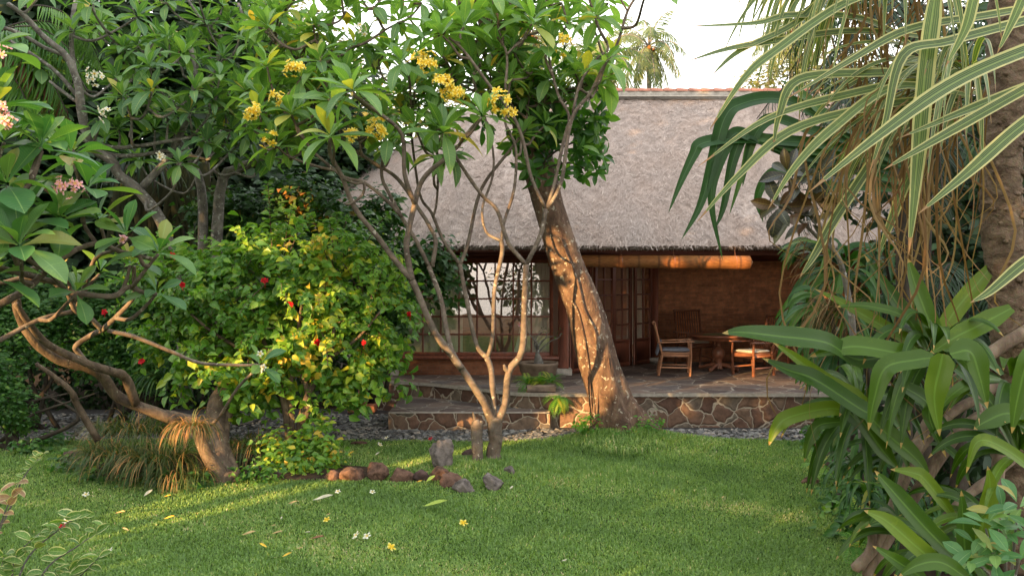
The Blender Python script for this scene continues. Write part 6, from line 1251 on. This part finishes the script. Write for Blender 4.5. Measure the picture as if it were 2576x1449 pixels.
coconut('slim coconut palm standing alone against the white sky above the ridge', 1632, 118, 46, 3.0, 20); coconut('golden coconut palm partly hidden by the frangipani top', 1510, 150, 42, 3.4, 22); coconut('coconut palm behind the upper middle of the frangipani crown', 1340, 90, 50, 3.6, 20); coconut('coconut palm seen through the right pandan leaves', 1990, 90, 48, 3.2, 20)
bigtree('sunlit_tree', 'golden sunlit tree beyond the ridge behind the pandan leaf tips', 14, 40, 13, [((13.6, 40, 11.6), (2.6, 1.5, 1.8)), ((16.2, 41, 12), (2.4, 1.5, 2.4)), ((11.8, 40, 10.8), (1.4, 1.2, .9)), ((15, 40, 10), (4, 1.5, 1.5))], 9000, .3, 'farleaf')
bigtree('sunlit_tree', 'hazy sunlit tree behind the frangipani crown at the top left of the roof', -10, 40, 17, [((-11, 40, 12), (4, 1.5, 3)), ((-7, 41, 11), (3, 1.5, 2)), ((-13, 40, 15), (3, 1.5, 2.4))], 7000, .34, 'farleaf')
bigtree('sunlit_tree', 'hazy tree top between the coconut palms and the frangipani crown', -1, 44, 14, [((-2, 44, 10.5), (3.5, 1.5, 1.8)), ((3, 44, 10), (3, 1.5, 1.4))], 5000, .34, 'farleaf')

# ------------------------------------------------------------------ leafy screen added out of view to block the low sun from the garden
SH = unit([S[0], S[1], 0]); TT = np.array([-SH[1], SH[0], 0]); TT = TT if TT[0] > 0 else -TT
S0 = 8.5; tanE = math.tan(SUN_EL)
def hole(p, rt, rz, rot=0):
    s_ = np.dot(p, SH); return (np.dot(p, TT), p[2] + (S0 - s_) * tanE, rt, rz)
holes = []
def H(p, rt, rz): holes.append(hole(np.asarray(p, float), rt, rz))
# gaps cut in the added screen so sun lands on chosen spots
H(G(150, 1362), .03, .12); H(G(240, 1345), .04, .14); H(G(340, 1322), .05, .18); H(G(490, 1291), .06, .18); H(G(640, 1260), .07, .18); H(G(770, 1228), .08, .15); H(G(840, 1212), .08, .1); H(G(440, 1268), .06, .05); H(G(510, 1250), .12, .06); H(G(600, 1235), .32, .14); H(G(1060, 1160), .13, .1); H(G(1180, 1132), .13, .1)
H(P(570, 1190, 9.5), .16, .18)
H(P(1492, 930, 12.1), .24, .6); H(P(1470, 800, 12.1), .16, .4); H(P(1425, 720, 12.1), .14, .4); H(P(1385, 620, 12.1), .1, .2)
H(P(1440, 1040, 13.3), .4, .2); H(P(1350, 1095, 12.7), .3, .04)
for px, py, r_ in ((1560, 658, .03), (1700, 662, .05), (1790, 664, .08), (1865, 662, .16)): H(P(px, py, 14.3), r_, r_ * .7)
H(P(1640, 948, 14.6), .35, .06); H(P(1850, 950, 14.6), .4, .05); H(P(1960, 958, 14.0), .35, .04); H(P(1885, 905, 15.7), .2, .15); H(P(1740, 965, 14.0), .15, .01)
H(P(1213, 1010, 10.6), .06, .3); H(P(1275, 990, 10.6), .05, .3); H(P(1318, 840, 10.6), .02, .3); H(P(1262, 640, 10.7), .03, .1); H(P(1110, 860, 10.3), .03, .2); H(P(1070, 560, 10.3), .03, .2)
H(P(810, 800, 10.6), .25, .35); H(P(640, 935, 10.5), .3, .12); H(P(730, 1070, 10.5), .2, .35); H(P(740, 510, 13.6), .22, .2); H(P(960, 790, 11.1), .1, .2); H(P(740, 620, 11), .3, .08); H(P(720, 880, 10.6), .2, .1)
H(P(60, 745, 7.4), .08, .06); H(P(300, 770, 8.3), .12, .1); H(P(340, 850, 8.4), .15, .03); H(P(220, 830, 8.3), .08, .08); H(P(480, 1090, 9.3), .1, .15); H(P(1000, 960, 13), .15, .04)
HO = np.array(holes)
def offscreen_tree(k, t0, t1, zt, group='tall shore trees'):
    tm = (t0 + t1) / 2; base = SH * (S0 + .3) + TT * tm; t = thing('offscreen_tree', (base[0], base[1], -.1), 'tall leafy tree added unseen behind the viewer to block the low sun', 'tree', group)
    n = int(4600 * (t1 - t0)); tt = rng.uniform(t0 - .1, t1 + .1, n); zz = rng.uniform(-.2, zt + .5, n); 
    keep = np.ones(n, bool)
    for (ht, hz, rt, rz) in HO: keep &= (((tt - ht) / (rt + .11)) ** 2 + ((zz - hz) / (rz + .11)) ** 2) > 1
    keep &= zz < zt * (1 - .25 * ((tt - tm) / (t1 - t0) * 2) ** 2) + rng.normal(0, .2, n)
    tt, zz = tt[keep], zz[keep]; m = len(tt); sd = rng.normal(0, .12, m); p = SH[None] * (S0 + sd)[:, None] + TT[None] * tt[:, None] + np.array([0, 0, 1])[None] * (zz - sd * -tanE)[:, None]
    nn = SH[None] + rng.normal(0, .35, (m, 3)); al = rng.normal(0, 1, (m, 3)); mb = MB(); place(mb, (TINY[0][0] * [1.6, 1, 1] - [0, .5, 0], TINY[0][1], TINY[0][2]), p, al, nn, .21); mb.build('crown', M['shrub'], t)
    mb = MB(); cand = np.linspace(t0, t1, 40); gap = [min([abs(c_ - h_[0]) - h_[2] for h_ in holes]) for c_ in cand]; tb_ = cand[int(np.argmax(gap))]; bb = SH * (S0 + .3) + TT * tb_; tube(mb, [bb + [0, 0, -.1], bb + [0, 0, zt * .4], bb + [0, 0, zt * .8]], [.14, .1, .05], 9, 5); mb.build('trunk', M['bark_dk'], t)
ts = np.linspace(-20, .5, 10)
for k in range(9): offscreen_tree(k, ts[k], ts[k + 1], 10.5 + 3.0 * (k < 8) + rng.normal(0, .4) + (1.2 if k < 5 else 0))

t = thing('offscreen_tree', (1.6, -9, 0), 'broad shore tree directly behind the viewer that darkens the window reflections', 'tree', 'tall shore trees'); mb = MB()
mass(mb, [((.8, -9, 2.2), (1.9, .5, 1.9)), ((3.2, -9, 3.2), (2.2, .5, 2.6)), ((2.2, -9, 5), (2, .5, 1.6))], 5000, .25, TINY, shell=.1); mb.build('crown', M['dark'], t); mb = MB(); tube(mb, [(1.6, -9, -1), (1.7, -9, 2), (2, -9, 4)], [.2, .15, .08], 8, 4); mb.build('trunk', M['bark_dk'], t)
